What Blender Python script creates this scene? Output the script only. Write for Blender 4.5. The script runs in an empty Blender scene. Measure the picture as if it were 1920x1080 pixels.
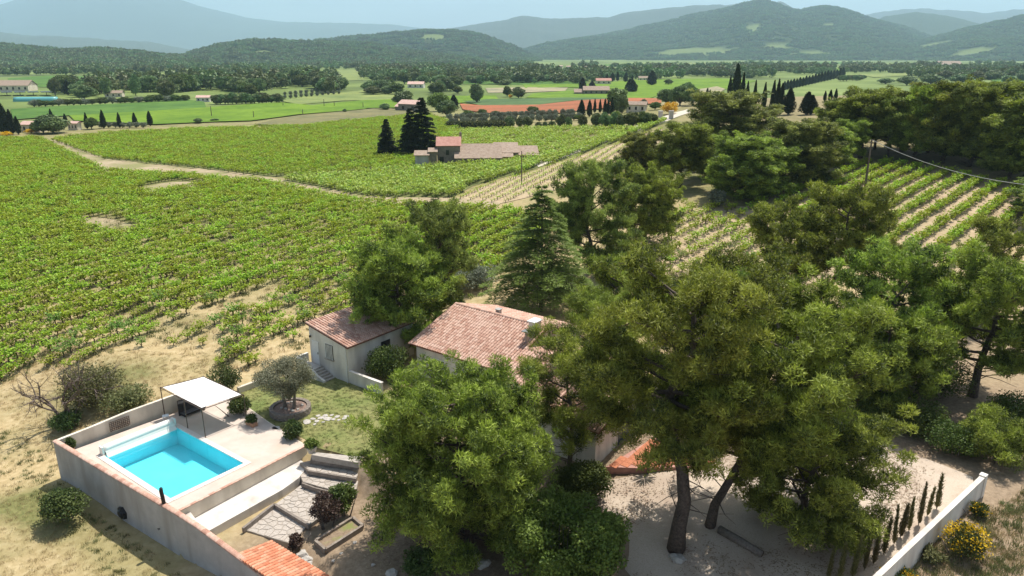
import bpy, bmesh, math, random
import numpy as np
from mathutils import Vector, Matrix
from mathutils.geometry import delaunay_2d_cdt

scene = bpy.context.scene
COL = scene.collection
R = math.radians

# ------------------------------------------------------------------ camera, light, exposure
CAM_H, FPX, HORIZ = 25.0, 1380.0, 102.0
PITCH = math.atan((540 - HORIZ) / FPX)
cam_d = bpy.data.cameras.new('camera')
cam_d.sensor_width = 36.0
cam_d.lens = FPX / 1920 * 36.0
cam_d.clip_start, cam_d.clip_end = 0.5, 80000.0
cam = bpy.data.objects.new('camera', cam_d)
COL.objects.link(cam)
cam.location = (0, 0, CAM_H)
cam.rotation_euler = (math.pi / 2 - PITCH, 0, 0)
scene.camera = cam

SUN_EL, SUN_AZ = R(64), math.atan2(0.60, 0.80)      # azimuth measured from +Y towards +X
world = bpy.data.worlds.new('World')
scene.world = world
world.use_nodes = True
wn = world.node_tree.nodes
wn.clear()
sky = wn.new('ShaderNodeTexSky')
sky.sky_type = 'NISHITA'
sky.sun_disc = False
sky.sun_elevation = SUN_EL
sky.sun_rotation = SUN_AZ
sky.air_density, sky.dust_density, sky.ozone_density = 1.0, 2.2, 1.0
bg = wn.new('ShaderNodeBackground')
bg.inputs['Strength'].default_value = 0.097
wo = wn.new('ShaderNodeOutputWorld')
w_tc = wn.new('ShaderNodeTexCoord'); w_mp = wn.new('ShaderNodeMapping'); w_mp.inputs['Scale'].default_value = (3, 3, 16)
w_nz = wn.new('ShaderNodeTexNoise'); w_nz.inputs['Scale'].default_value = 1.6; w_nz.inputs['Detail'].default_value = 6
w_mr = wn.new('ShaderNodeMapRange'); w_mr.inputs[1].default_value = 0.38; w_mr.inputs[2].default_value = 0.75; w_mr.inputs[4].default_value = 0.35
w_mx = wn.new('ShaderNodeMix'); w_mx.data_type = 'RGBA'; w_mx.inputs[7].default_value = (7.0, 7.3, 7.6, 1)
wl_ = world.node_tree.links
wl_.new(w_tc.outputs['Generated'], w_mp.inputs[0]); wl_.new(w_mp.outputs[0], w_nz.inputs['Vector']); wl_.new(w_nz.outputs['Fac'], w_mr.inputs[0])
wl_.new(w_mr.outputs[0], w_mx.inputs[0]); wl_.new(sky.outputs[0], w_mx.inputs[6]); wl_.new(w_mx.outputs[2], bg.inputs[0])
world.node_tree.links.new(bg.outputs[0], wo.inputs[0])

sun_d = bpy.data.lights.new('sun', 'SUN')
sun_d.energy = 5.0
sun_d.angle = R(0.53)
sun_d.color = (1.0, 0.955, 0.88)
sun = bpy.data.objects.new('sun', sun_d)
COL.objects.link(sun)
sd = Vector((math.sin(SUN_AZ) * math.cos(SUN_EL), math.cos(SUN_AZ) * math.cos(SUN_EL), math.sin(SUN_EL)))
sun.rotation_euler = sd.to_track_quat('Z', 'Y').to_euler()

vs = scene.view_settings
vs.view_transform, vs.look, vs.exposure, vs.gamma = 'Standard', 'None', 0.47, 1.0
scene.cycles.max_bounces = 7
scene.cycles.diffuse_bounces = 3
scene.cycles.glossy_bounces = 2
scene.cycles.transmission_bounces = 4
scene.cycles.transparent_max_bounces = 8
scene.cycles.volume_bounces = 1
scene.cycles.use_denoising = True

# ------------------------------------------------------------------ pixels to places
CT, ST = math.cos(PITCH), math.sin(PITCH)
def ray(px, py):
    u, v = (px - 960) / FPX, (540 - py) / FPX
    return np.array([u, CT + v * ST, -ST + v * CT])
def G(px, py, z=0.0):
    d = ray(px, py)
    t = (z - CAM_H) / d[2]
    return np.array([d[0] * t, d[1] * t, z])
def sstep(a, b, x):
    t = np.clip((np.asarray(x, float) - a) / (b - a), 0, 1)
    return t * t * (3 - 2 * t)
# terrace frame: origin at a pool corner, U along the short side, V along the long side
L0 = np.array([-26.63, 42.48]); U2 = np.array([0.6, 0.8]); V2 = np.array([0.8, -0.6])
def W(a, b, z=0.0):
    p = L0 + a * U2 + b * V2
    return np.array([p[0], p[1], z])
def ab(x, y):
    dx, dy = x - L0[0], y - L0[1]
    return dx * 0.6 + dy * 0.8, dx * 0.8 - dy * 0.6
def hgt(x, y):
    x = np.asarray(x, float); y = np.asarray(y, float)
    a, b = ab(x, y)
    hill = 13.0 * np.exp(-((x - 125) / 78) ** 2 / 2 - ((y - 215) / 100) ** 2 / 2) * sstep(58, 115, y)
    left = -1.9 * (1 - sstep(-1, 9.5, a))
    right_a = -1.55 * (1 - sstep(8.5, 9.7, a))
    right_b = -1.45 * (1 - sstep(10, 24, a))
    k = sstep(15, 21, b)
    right = right_a * (1 - k) + right_b * k
    right = right - 0.75 * sstep(13.6, 15.4, b) * (1 - sstep(2.2, 3.4, a))
    m = sstep(9.2, 9.9, b)
    left = left - 0.05; right = right - 0.05 * (1 - sstep(20, 30, b))
    z = left * (1 - m) + right * m
    aw = np.interp(b, [-2.9, 2, 5.5, 10.2, 12, 15.5, 19.5], [-1.75, -1.25, -1.05, -0.85, -0.65, -0.3, 0.05]) + 0.62
    z = np.where((a < aw) & (b > -3.1) | (a < -0.9), -1.95 - 0.65 * sstep(-2, 5, b), z)
    terr = (a > aw) & (a < 8.5) & (b > -2.0) & (b < 9.2)
    z = np.where(terr, -2.7, z)
    far = sstep(62, 90, y) + sstep(45, 60, -x)
    bump = 0.12 * np.sin(x * 0.21 + 1.3 * np.sin(y * 0.13)) * np.sin(y * 0.17 + 0.7 * np.sin(x * 0.11))
    z = z + bump * np.clip(far, 0, 1)
    back = 0.6 * sstep(13, 18.5, a) * (1 - sstep(-4, -1.0, b)) * (1 - sstep(45, 80, a))
    return z + hill + back
T_STEPS = 20.0 * 1.012 ** np.arange(640)
def T(px, py):
    d = ray(px, py)
    ts = T_STEPS
    for _ in range(3):
        below = ts * d[2] + CAM_H < hgt(ts * d[0], ts * d[1])
        k = int(np.argmax(below)) if below.any() else len(ts) - 1
        lo, hi = ts[max(k - 1, 0)], ts[k]
        ts = np.linspace(lo, hi, 60)
    p = d * hi
    return np.array([p[0], p[1], float(hgt(p[0], p[1]))])
def mpp(x, y, z=0.0):                    # metres per photo pixel at a place
    return (y * CT + (CAM_H - z) * ST) / FPX

# ------------------------------------------------------------------ mesh helpers
def mk_mesh(name, v, f, smooth=False, tint=None, mats=None, midx=None):
    v = np.asarray(v, np.float32).reshape(-1, 3)
    me = bpy.data.meshes.new(name)
    if isinstance(f, np.ndarray) and f.ndim == 2:
        n, k = f.shape
        me.vertices.add(len(v)); me.vertices.foreach_set('co', v.ravel())
        me.loops.add(n * k); me.loops.foreach_set('vertex_index', f.astype(np.int32).ravel())
        me.polygons.add(n)
        me.polygons.foreach_set('loop_start', np.arange(0, n * k, k, dtype=np.int32))
        me.polygons.foreach_set('loop_total', np.full(n, k, np.int32))
        me.update(calc_edges=True)
    else:
        me.from_pydata(v.tolist(), [], [list(map(int, q)) for q in f])
    if smooth:
        me.polygons.foreach_set('use_smooth', np.ones(len(me.polygons), bool))
    if tint is not None:
        at = me.attributes.new('tint', 'FLOAT', 'POINT')
        at.data.foreach_set('value', np.asarray(tint, np.float32))
    if mats:
        for m in mats: me.materials.append(m)
    if midx is not None:
        me.polygons.foreach_set('material_index', np.asarray(midx, np.int32))
    return me
def obj(name, me, mat=None, parent=None, loc=None, rot=None, scale=None):
    if mat is not None and len(me.materials) == 0: me.materials.append(mat)
    o = bpy.data.objects.new(name, me)
    COL.objects.link(o)
    if parent is not None: o.parent = parent
    if loc is not None: o.location = loc
    if rot is not None: o.rotation_euler = rot
    if scale is not None: o.scale = scale if hasattr(scale, '__len__') else (scale,) * 3
    return o
def tag(o, label, cat, group=None, kind=None):
    if label: o['label'] = label
    if cat: o['category'] = cat
    if group: o['group'] = group
    if kind: o['kind'] = kind
    return o
def thing(name, label, cat, loc=(0, 0, 0), rz=0.0, group=None):
    o = bpy.data.objects.new(name, None)
    o.empty_display_size = 0.3
    COL.objects.link(o)
    o.location = loc
    o.rotation_euler = (0, 0, rz)
    return tag(o, label, cat, group)
def struct(name, me, mat, label=None, cat=None):
    o = obj(name, me, mat)
    o['kind'] = 'structure'
    if label: o['label'] = label
    if cat: o['category'] = cat
    return o
class MB:
    def __init__(s): s.v, s.f, s.n = [], [], 0
    def add(s, v, f):
        v = np.asarray(v, float).reshape(-1, 3)
        s.v.append(v); s.f += [[i + s.n for i in q] for q in f]; s.n += len(v); return s
    def prism(s, poly, z0, z1, side_only=False):
        n = len(poly)
        p = np.asarray(poly, float)[:, :2]
        z0 = np.broadcast_to(z0, n); z1 = np.broadcast_to(z1, n)
        v = np.vstack([np.c_[p, z0], np.c_[p, z1]])
        ar = sum(p[i][0] * p[(i + 1) % n][1] - p[(i + 1) % n][0] * p[i][1] for i in range(n))
        f = [[i, (i + 1) % n, (i + 1) % n + n, i + n] for i in range(n)]
        if not side_only: f += [list(range(n - 1, -1, -1)), list(range(n, 2 * n))]
        if ar < 0: f = [q[::-1] for q in f]
        return s.add(v, f)
    def box(s, c, size, e=None, rz=0.0):
        hx, hy, hz = np.asarray(size, float) / 2
        v = np.array([[x, y, z] for z in (-hz, hz) for (x, y) in ((-hx, -hy), (hx, -hy), (hx, hy), (-hx, hy))])
        if e is not None: v = v @ np.asarray(e, float)
        elif rz:
            c_, s_ = math.cos(rz), math.sin(rz)
            v = v @ np.array([[c_, s_, 0], [-s_, c_, 0], [0, 0, 1]])
        v = v + np.asarray(c, float)
        return s.add(v, [[3, 2, 1, 0], [4, 5, 6, 7], [0, 1, 5, 4], [1, 2, 6, 5], [2, 3, 7, 6], [3, 0, 4, 7]])
    def tube(s, pts, rad, n=6, cap=True):
        pts = np.asarray(pts, float); rad = np.broadcast_to(rad, len(pts))
        v = []
        for i, p in enumerate(pts):
            t = pts[min(i + 1, len(pts) - 1)] - pts[max(i - 1, 0)]
            t = t / (np.linalg.norm(t) + 1e-9)
            a = np.cross(t, [0.3, 0.95, 0.1] if abs(t[2]) > 0.7 else [0, 0, 1.0]); a /= np.linalg.norm(a) + 1e-9
            b = np.cross(t, a)
            for k in range(n):
                an = 2 * math.pi * k / n
                v.append(p + rad[i] * (a * math.cos(an) + b * math.sin(an)))
        f = []
        for i in range(len(pts) - 1):
            for k in range(n):
                f.append([i * n + k, i * n + (k + 1) % n, (i + 1) * n + (k + 1) % n, (i + 1) * n + k])
        if cap:
            f.append(list(range(n - 1, -1, -1))); f.append([(len(pts) - 1) * n + k for k in range(n)])
        return s.add(v, f)
    def lathe(s, c, prof, n=14):
        v = []
        for r, z in prof:
            for k in range(n):
                an = 2 * math.pi * k / n
                v.append([c[0] + r * math.cos(an), c[1] + r * math.sin(an), c[2] + z])
        f = []
        for i in range(len(prof) - 1):
            for k in range(n):
                f.append([i * n + k, i * n + (k + 1) % n, (i + 1) * n + (k + 1) % n, (i + 1) * n + k])
        f.append(list(range(n - 1, -1, -1))); f.append([(len(prof) - 1) * n + k for k in range(n)])
        return s.add(v, f)
    def mesh(s, name, smooth=False, tint=None):
        return mk_mesh(name, np.vstack(s.v), s.f, smooth, tint)
    def build(s, name, mat, parent=None, smooth=False, loc=None, rot=None):
        return obj(name, s.mesh(name, smooth), mat, parent, loc, rot)

def in_poly(x, y, poly):
    x = np.asarray(x); y = np.asarray(y)
    r = np.zeros(x.shape, bool); n = len(poly)
    for i in range(n):
        x1, y1 = poly[i][0], poly[i][1]; x2, y2 = poly[(i + 1) % n][0], poly[(i + 1) % n][1]
        c = ((y1 > y) != (y2 > y))
        with np.errstate(divide='ignore', invalid='ignore'):
            xi = (x2 - x1) * (y - y1) / ((y2 - y1) if y2 != y1 else 1e-9) + x1
        r ^= c & (x < xi)
    return r
def noise2(x, y, seed=0):
    r = np.random.RandomState(seed)
    s = 0
    for k in range(6):
        a = r.uniform(0, 6.28); fr = r.uniform(0.6, 1.7); ph = r.uniform(0, 6.28)
        s = s + np.sin((x * math.cos(a) + y * math.sin(a)) * fr + ph + 0.8 * np.sin((x * math.sin(a) - y * math.cos(a)) * fr * 0.7 + ph * 2))
    return s / 3.5

# ------------------------------------------------------------------ materials
def new_mat(name):
    m = bpy.data.materials.new(name); m.use_nodes = True
    return m, m.node_tree.nodes, m.node_tree.links, m.node_tree.nodes['Principled BSDF']
def ramp(nt, cols):
    r = nt.new('ShaderNodeValToRGB')
    e = r.color_ramp.elements
    while len(e) < len(cols): e.new(0.5)
    for i, (p, c) in enumerate(cols):
        e[i].position = p; e[i].color = (*c, 1)
    return r
def surf(name, cols, scale=1.0, detail=8, rough=0.9, bump=0.0, bscale=None, big=None, spec=0.3, coord='Object', dist=0.02, stain=None):
    m, n, l, p = new_mat(name)
    tc = n.new('ShaderNodeTexCoord')
    nz = n.new('ShaderNodeTexNoise')
    nz.inputs['Scale'].default_value = scale; nz.inputs['Detail'].default_value = detail
    nz.inputs['Roughness'].default_value = 0.62
    l.new(tc.outputs[coord], nz.inputs['Vector'])
    r = ramp(n, cols)
    l.new(nz.outputs['Fac'], r.inputs[0])
    out = r.outputs[0]
    if big:
        nb = n.new('ShaderNodeTexNoise'); nb.inputs['Scale'].default_value = big[0]; nb.inputs['Detail'].default_value = 4
        l.new(tc.outputs[coord], nb.inputs['Vector'])
        rb = ramp(n, [(big[2], (0, 0, 0)), (big[3], (1, 1, 1))])
        l.new(nb.outputs['Fac'], rb.inputs[0])
        mx = n.new('ShaderNodeMix'); mx.data_type = 'RGBA'
        l.new(rb.outputs[0], mx.inputs[0]); l.new(out, mx.inputs[6]); mx.inputs[7].default_value = (*big[1], 1)
        out = mx.outputs[2]
    if stain:
        ns = n.new('ShaderNodeTexNoise'); ns.inputs['Scale'].default_value = stain[0]; ns.inputs['Detail'].default_value = 5
        mp = n.new('ShaderNodeMapping'); mp.inputs['Scale'].default_value = (1, 1, 0.18)
        l.new(tc.outputs[coord], mp.inputs[0]); l.new(mp.outputs[0], ns.inputs['Vector'])
        rs = ramp(n, [(0.45, (0, 0, 0)), (0.68, (1, 1, 1))])
        l.new(ns.outputs['Fac'], rs.inputs[0])
        mx = n.new('ShaderNodeMix'); mx.data_type = 'RGBA'
        l.new(rs.outputs[0], mx.inputs[0]); l.new(out, mx.inputs[6]); mx.inputs[7].default_value = (*stain[1], 1)
        out = mx.outputs[2]
    l.new(out, p.inputs['Base Color'])
    p.inputs['Roughness'].default_value = rough
    p.inputs['Specular IOR Level'].default_value = spec
    if bump:
        b = n.new('ShaderNodeBump'); b.inputs['Strength'].default_value = bump; b.inputs['Distance'].default_value = dist
        if bscale:
            nb2 = n.new('ShaderNodeTexNoise'); nb2.inputs['Scale'].default_value = bscale; nb2.inputs['Detail'].default_value = 6
            l.new(tc.outputs[coord], nb2.inputs['Vector']); l.new(nb2.outputs['Fac'], b.inputs['Height'])
        else:
            l.new(nz.outputs['Fac'], b.inputs['Height'])
        l.new(b.outputs[0], p.inputs['Normal'])
    return m
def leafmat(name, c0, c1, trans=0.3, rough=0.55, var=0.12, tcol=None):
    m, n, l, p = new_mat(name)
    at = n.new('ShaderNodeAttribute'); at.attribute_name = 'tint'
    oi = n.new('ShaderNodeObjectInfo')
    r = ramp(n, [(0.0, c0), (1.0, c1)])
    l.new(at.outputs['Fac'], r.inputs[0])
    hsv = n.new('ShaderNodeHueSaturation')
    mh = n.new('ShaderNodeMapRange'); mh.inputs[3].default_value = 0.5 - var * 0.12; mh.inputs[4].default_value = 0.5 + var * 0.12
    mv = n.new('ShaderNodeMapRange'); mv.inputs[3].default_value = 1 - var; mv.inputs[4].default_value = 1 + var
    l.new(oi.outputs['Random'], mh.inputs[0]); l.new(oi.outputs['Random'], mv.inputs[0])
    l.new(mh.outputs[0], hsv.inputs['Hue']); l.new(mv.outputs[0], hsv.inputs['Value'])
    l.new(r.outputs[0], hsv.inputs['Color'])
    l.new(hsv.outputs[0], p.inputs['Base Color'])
    p.inputs['Roughness'].default_value = rough
    p.inputs['Specular IOR Level'].default_value = 0.25
    tr = n.new('ShaderNodeBsdfTranslucent')
    if tcol:
        mt = n.new('ShaderNodeMix'); mt.data_type = 'RGBA'; mt.blend_type = 'MULTIPLY'; mt.inputs[0].default_value = 1
        l.new(hsv.outputs[0], mt.inputs[6]); mt.inputs[7].default_value = (*tcol, 1)
        l.new(mt.outputs[2], tr.inputs[0])
    else: l.new(hsv.outputs[0], tr.inputs[0])
    mx = n.new('ShaderNodeMixShader'); mx.inputs[0].default_value = trans
    l.new(p.outputs[0], mx.inputs[1]); l.new(tr.outputs[0], mx.inputs[2])
    l.new(mx.outputs[0], n['Material Output'].inputs[0])
    return m
def tilemat(name, cols):
    m, n, l, p = new_mat(name)
    at = n.new('ShaderNodeAttribute'); at.attribute_name = 'tint'
    oi = n.new('ShaderNodeObjectInfo')
    ad = n.new('ShaderNodeMath'); ad.operation = 'ADD'
    fr = n.new('ShaderNodeMath'); fr.operation = 'FRACT'
    l.new(at.outputs['Fac'], ad.inputs[0]); l.new(oi.outputs['Random'], ad.inputs[1]); l.new(ad.outputs[0], fr.inputs[0])
    r = ramp(n, cols); l.new(fr.outputs[0], r.inputs[0])
    tc = n.new('ShaderNodeTexCoord'); nz = n.new('ShaderNodeTexNoise'); nz.inputs['Scale'].default_value = 9; nz.inputs['Detail'].default_value = 6
    l.new(tc.outputs['Object'], nz.inputs['Vector'])
    rr = ramp(n, [(0.3, (0.62, 0.6, 0.58)), (0.6, (1, 1, 1))]); l.new(nz.outputs['Fac'], rr.inputs[0])
    mx = n.new('ShaderNodeMix'); mx.data_type = 'RGBA'; mx.blend_type = 'MULTIPLY'; mx.inputs[0].default_value = 0.8
    l.new(r.outputs[0], mx.inputs[6]); l.new(rr.outputs[0], mx.inputs[7]); l.new(mx.outputs[2], p.inputs['Base Color'])
    p.inputs['Roughness'].default_value = 0.85; p.inputs['Specular IOR Level'].default_value = 0.25
    return m
def plain(name, c, rough=0.6, metal=0.0, scale=6.0, var=0.25, bump=0.0):
    d = tuple(x * (1 - var) for x in c)
    m = surf(name, [(0.3, d), (0.65, c)], scale=scale, rough=rough, bump=bump)
    m.node_tree.nodes['Principled BSDF'].inputs['Metallic'].default_value = metal
    return m

M = {}
M['white_render'] = surf('white_render', [(0.3, (0.70, 0.65, 0.57)), (0.7, (0.80, 0.76, 0.68))], 1.3, rough=0.92, bump=0.25, bscale=60, stain=(0.9, (0.52, 0.48, 0.43)), dist=0.006)
M['grey_render'] = surf('grey_render', [(0.3, (0.37, 0.355, 0.345)), (0.7, (0.48, 0.465, 0.45))], 1.1, rough=0.92, bump=0.3, bscale=40, stain=(1.1, (0.33, 0.31, 0.29)), dist=0.008)
M['cream_render'] = surf('cream_render', [(0.3, (0.66, 0.58, 0.46)), (0.7, (0.76, 0.68, 0.56))], 1.2, rough=0.92, bump=0.25, bscale=50, stain=(0.8, (0.50, 0.43, 0.34)), dist=0.006)
M['deck'] = surf('deck', [(0.3, (0.49, 0.40, 0.335)), (0.7, (0.60, 0.51, 0.435))], 0.8, rough=0.85, bump=0.15, bscale=30, big=(0.35, (0.50, 0.39, 0.30), 0.5, 0.78), dist=0.005)
M['coping'] = surf('coping', [(0.3, (0.60, 0.52, 0.46)), (0.7, (0.72, 0.65, 0.58))], 2.0, rough=0.8, bump=0.1, bscale=30)
M['concrete'] = surf('concrete', [(0.3, (0.60, 0.54, 0.48)), (0.7, (0.72, 0.67, 0.60))], 1.0, rough=0.9, bump=0.15, bscale=30, stain=(0.9, (0.46, 0.41, 0.36)))
M['stone'] = surf('stone', [(0.25, (0.30, 0.26, 0.22)), (0.75, (0.50, 0.45, 0.39))], 3.0, rough=0.92, bump=0.5, bscale=14)
M['paving'] = tilemat('paving', [(0.0, (0.40, 0.345, 0.29)), (0.5, (0.50, 0.44, 0.38)), (1.0, (0.43, 0.38, 0.33))])
M['joint'] = surf('joint', [(0.3, (0.27, 0.23, 0.19)), (0.7, (0.38, 0.33, 0.27))], 6)
M['dark_stone'] = surf('dark_stone', [(0.25, (0.15, 0.12, 0.10)), (0.75, (0.30, 0.26, 0.22))], 4.0, bump=0.6, bscale=12)
M['old_stone_wall'] = surf('old_stone_wall', [(0.25, (0.15, 0.125, 0.10)), (0.75, (0.30, 0.26, 0.215))], 1.6, bump=0.6, bscale=4, dist=0.05)
M['tile'] = tilemat('tile', [(0.0, (0.44, 0.24, 0.175)), (0.3, (0.58, 0.36, 0.27)), (0.7, (0.66, 0.45, 0.355)), (1.0, (0.50, 0.29, 0.215))])
M['tile_under'] = surf('tile_under', [(0.3, (0.16, 0.07, 0.05)), (0.7, (0.24, 0.11, 0.08))], 4)
M['orange_tile'] = tilemat('orange_tile', [(0.0, (0.56, 0.19, 0.10)), (0.4, (0.66, 0.28, 0.16)), (0.7, (0.66, 0.36, 0.23)), (1.0, (0.48, 0.17, 0.09))])
M['terracotta_floor'] = tilemat('terracotta_floor', [(0.0, (0.42, 0.15, 0.08)), (0.5, (0.50, 0.19, 0.10)), (1.0, (0.46, 0.17, 0.09))])
M['old_tile'] = surf('old_tile', [(0.25, (0.20, 0.14, 0.10)), (0.5, (0.32, 0.24, 0.18)), (0.8, (0.40, 0.315, 0.245))], 1.8, detail=10, bump=0.8, bscale=3, dist=0.08)
M['red_old_tile'] = surf('red_old_tile', [(0.3, (0.36, 0.17, 0.13)), (0.7, (0.52, 0.29, 0.23))], 1.5, bump=0.7, bscale=3, dist=0.06)
M['pink_roof'] = surf('pink_roof', [(0.3, (0.52, 0.33, 0.27)), (0.7, (0.66, 0.46, 0.39))], 0.8, bump=0.4, bscale=3)
M['liner'] = surf('liner', [(0.3, (0.30, 0.73, 0.80)), (0.7, (0.35, 0.79, 0.85))], 0.7, rough=0.7)
M['white_paint'] = plain('white_paint', (0.78, 0.77, 0.74), 0.5, var=0.06)
M['shutter_white'] = plain('shutter_white', (0.80, 0.79, 0.72), 0.4, var=0.05, scale=3)
M['canvas'] = surf('canvas', [(0.3, (0.74, 0.70, 0.67)), (0.7, (0.80, 0.77, 0.74))], 2.5, rough=0.9, bump=0.2, bscale=5)
M['brown_metal'] = plain('brown_metal', (0.13, 0.085, 0.06), 0.5, metal=0.3)
M['black_plastic'] = plain('black_plastic', (0.02, 0.02, 0.022), 0.4)
M['grey_metal'] = plain('grey_metal', (0.35, 0.35, 0.35), 0.4, metal=0.7)
M['zinc'] = plain('zinc', (0.45, 0.43, 0.40), 0.5, metal=0.4)
M['dark_glass'] = plain('dark_glass', (0.03, 0.035, 0.04), 0.12)
M['pane_glass'] = plain('pane_glass', (0.05, 0.07, 0.09), 0.1)
M['lattice_wood'] = plain('lattice_wood', (0.14, 0.10, 0.075), 0.8)
M['sleeper'] = surf('sleeper', [(0.3, (0.17, 0.13, 0.10)), (0.7, (0.33, 0.28, 0.23))], 5, bump=0.5, bscale=15)
M['terracotta'] = plain('terracotta', (0.50, 0.27, 0.16), 0.8)
M['bark'] = surf('bark', [(0.3, (0.055, 0.042, 0.035)), (0.7, (0.16, 0.125, 0.10))], 7, bump=0.8, bscale=12, dist=0.04)
M['grey_bark'] = surf('grey_bark', [(0.3, (0.12, 0.10, 0.085)), (0.7, (0.26, 0.225, 0.19))], 7, bump=0.8, bscale=12, dist=0.03)
M['pole_wood'] = surf('pole_wood', [(0.3, (0.10, 0.075, 0.06)), (0.7, (0.20, 0.16, 0.13))], 4)
M['wire'] = plain('wire', (0.55, 0.53, 0.50), 0.5)
M['soil_bed'] = surf('soil_bed', [(0.3, (0.17, 0.12, 0.08)), (0.7, (0.32, 0.24, 0.16))], 6, bump=0.5, bscale=20, big=(1.2, (0.20, 0.21, 0.07), 0.48, 0.62))
M['mulch'] = surf('mulch', [(0.3, (0.12, 0.075, 0.055)), (0.7, (0.34, 0.24, 0.19))], 12, bump=0.6)
M['lawn'] = surf('lawn', [(0.25, (0.16, 0.17, 0.055)), (0.55, (0.23, 0.225, 0.08)), (0.8, (0.34, 0.29, 0.14))], 2.2, detail=10, bump=0.5, bscale=40, big=(0.35, (0.15, 0.185, 0.05), 0.45, 0.7), dist=0.03)
M['gravel'] = surf('gravel', [(0.3, (0.42, 0.335, 0.255)), (0.5, (0.53, 0.435, 0.34)), (0.75, (0.60, 0.51, 0.41))], 14, detail=10, bump=0.5, bscale=45, big=(0.22, (0.36, 0.27, 0.20), 0.45, 0.68), dist=0.02)
M['track'] = surf('track', [(0.3, (0.29, 0.225, 0.13)), (0.7, (0.42, 0.335, 0.215))], 0.6, detail=10, bump=0.4, bscale=5, big=(0.12, (0.22, 0.21, 0.08), 0.42, 0.62))
M['pale_track'] = surf('pale_track', [(0.3, (0.46, 0.40, 0.32)), (0.7, (0.60, 0.54, 0.45))], 0.5)
M['rock'] = surf('rock', [(0.3, (0.34, 0.31, 0.27)), (0.7, (0.55, 0.51, 0.46))], 3, bump=0.6, bscale=8)
# foliage
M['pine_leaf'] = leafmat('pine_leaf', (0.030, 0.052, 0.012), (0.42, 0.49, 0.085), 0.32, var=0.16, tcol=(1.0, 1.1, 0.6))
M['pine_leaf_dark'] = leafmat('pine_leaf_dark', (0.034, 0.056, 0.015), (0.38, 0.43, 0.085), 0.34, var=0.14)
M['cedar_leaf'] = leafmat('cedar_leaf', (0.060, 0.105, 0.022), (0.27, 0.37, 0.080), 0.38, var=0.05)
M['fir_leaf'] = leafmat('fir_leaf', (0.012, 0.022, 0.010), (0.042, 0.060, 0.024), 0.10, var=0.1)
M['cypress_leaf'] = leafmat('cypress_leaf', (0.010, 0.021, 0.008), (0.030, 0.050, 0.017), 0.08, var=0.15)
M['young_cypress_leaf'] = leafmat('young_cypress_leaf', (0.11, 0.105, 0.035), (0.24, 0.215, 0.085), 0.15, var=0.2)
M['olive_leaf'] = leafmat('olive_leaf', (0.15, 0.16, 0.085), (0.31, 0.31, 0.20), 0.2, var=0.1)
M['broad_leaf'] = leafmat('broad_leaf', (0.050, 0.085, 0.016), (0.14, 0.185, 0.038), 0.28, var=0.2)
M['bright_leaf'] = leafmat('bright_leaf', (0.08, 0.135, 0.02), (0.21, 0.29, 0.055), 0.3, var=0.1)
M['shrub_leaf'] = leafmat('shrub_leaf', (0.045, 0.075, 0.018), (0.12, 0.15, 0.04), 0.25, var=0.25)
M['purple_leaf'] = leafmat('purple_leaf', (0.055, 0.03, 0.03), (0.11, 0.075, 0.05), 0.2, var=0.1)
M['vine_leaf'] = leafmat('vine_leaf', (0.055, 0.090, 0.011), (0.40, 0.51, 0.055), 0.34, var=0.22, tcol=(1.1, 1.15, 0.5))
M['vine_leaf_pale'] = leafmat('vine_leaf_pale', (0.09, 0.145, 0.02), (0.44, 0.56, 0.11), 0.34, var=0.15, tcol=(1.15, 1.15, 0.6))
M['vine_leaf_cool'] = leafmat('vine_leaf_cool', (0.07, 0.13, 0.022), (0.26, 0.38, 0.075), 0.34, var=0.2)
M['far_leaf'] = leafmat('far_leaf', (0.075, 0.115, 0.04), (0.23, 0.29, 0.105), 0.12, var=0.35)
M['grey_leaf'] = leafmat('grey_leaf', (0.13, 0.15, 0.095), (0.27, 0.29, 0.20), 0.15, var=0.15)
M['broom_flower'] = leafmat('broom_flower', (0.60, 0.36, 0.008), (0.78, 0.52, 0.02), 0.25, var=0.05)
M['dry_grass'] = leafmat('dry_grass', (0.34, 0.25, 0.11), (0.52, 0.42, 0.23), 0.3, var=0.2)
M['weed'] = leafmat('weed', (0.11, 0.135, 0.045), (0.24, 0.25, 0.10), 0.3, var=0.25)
M['twig'] = plain('twig', (0.17, 0.13, 0.11), 0.9)

def water_mat():
    m, n, l, p = new_mat('pool_water')
    n.remove(p)
    tr = n.new('ShaderNodeBsdfTransparent'); tr.inputs[0].default_value = (0.55, 0.955, 1.0, 1)
    gl = n.new('ShaderNodeBsdfGlossy'); gl.inputs['Roughness'].default_value = 0.03
    fr = n.new('ShaderNodeFresnel'); fr.inputs['IOR'].default_value = 1.33
    tc = n.new('ShaderNodeTexCoord'); nz = n.new('ShaderNodeTexNoise'); nz.inputs['Scale'].default_value = 2.2; nz.inputs['Detail'].default_value = 3
    bp = n.new('ShaderNodeBump'); bp.inputs['Strength'].default_value = 0.22; bp.inputs['Distance'].default_value = 0.05
    l.new(tc.outputs['Object'], nz.inputs['Vector']); l.new(nz.outputs['Fac'], bp.inputs['Height'])
    l.new(bp.outputs[0], gl.inputs['Normal']); l.new(bp.outputs[0], fr.inputs['Normal'])
    mx = n.new('ShaderNodeMixShader')
    l.new(fr.outputs[0], mx.inputs[0]); l.new(tr.outputs[0], mx.inputs[1]); l.new(gl.outputs[0], mx.inputs[2])
    l.new(mx.outputs[0], n['Material Output'].inputs[0])
    return m
M['water'] = water_mat()

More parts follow.
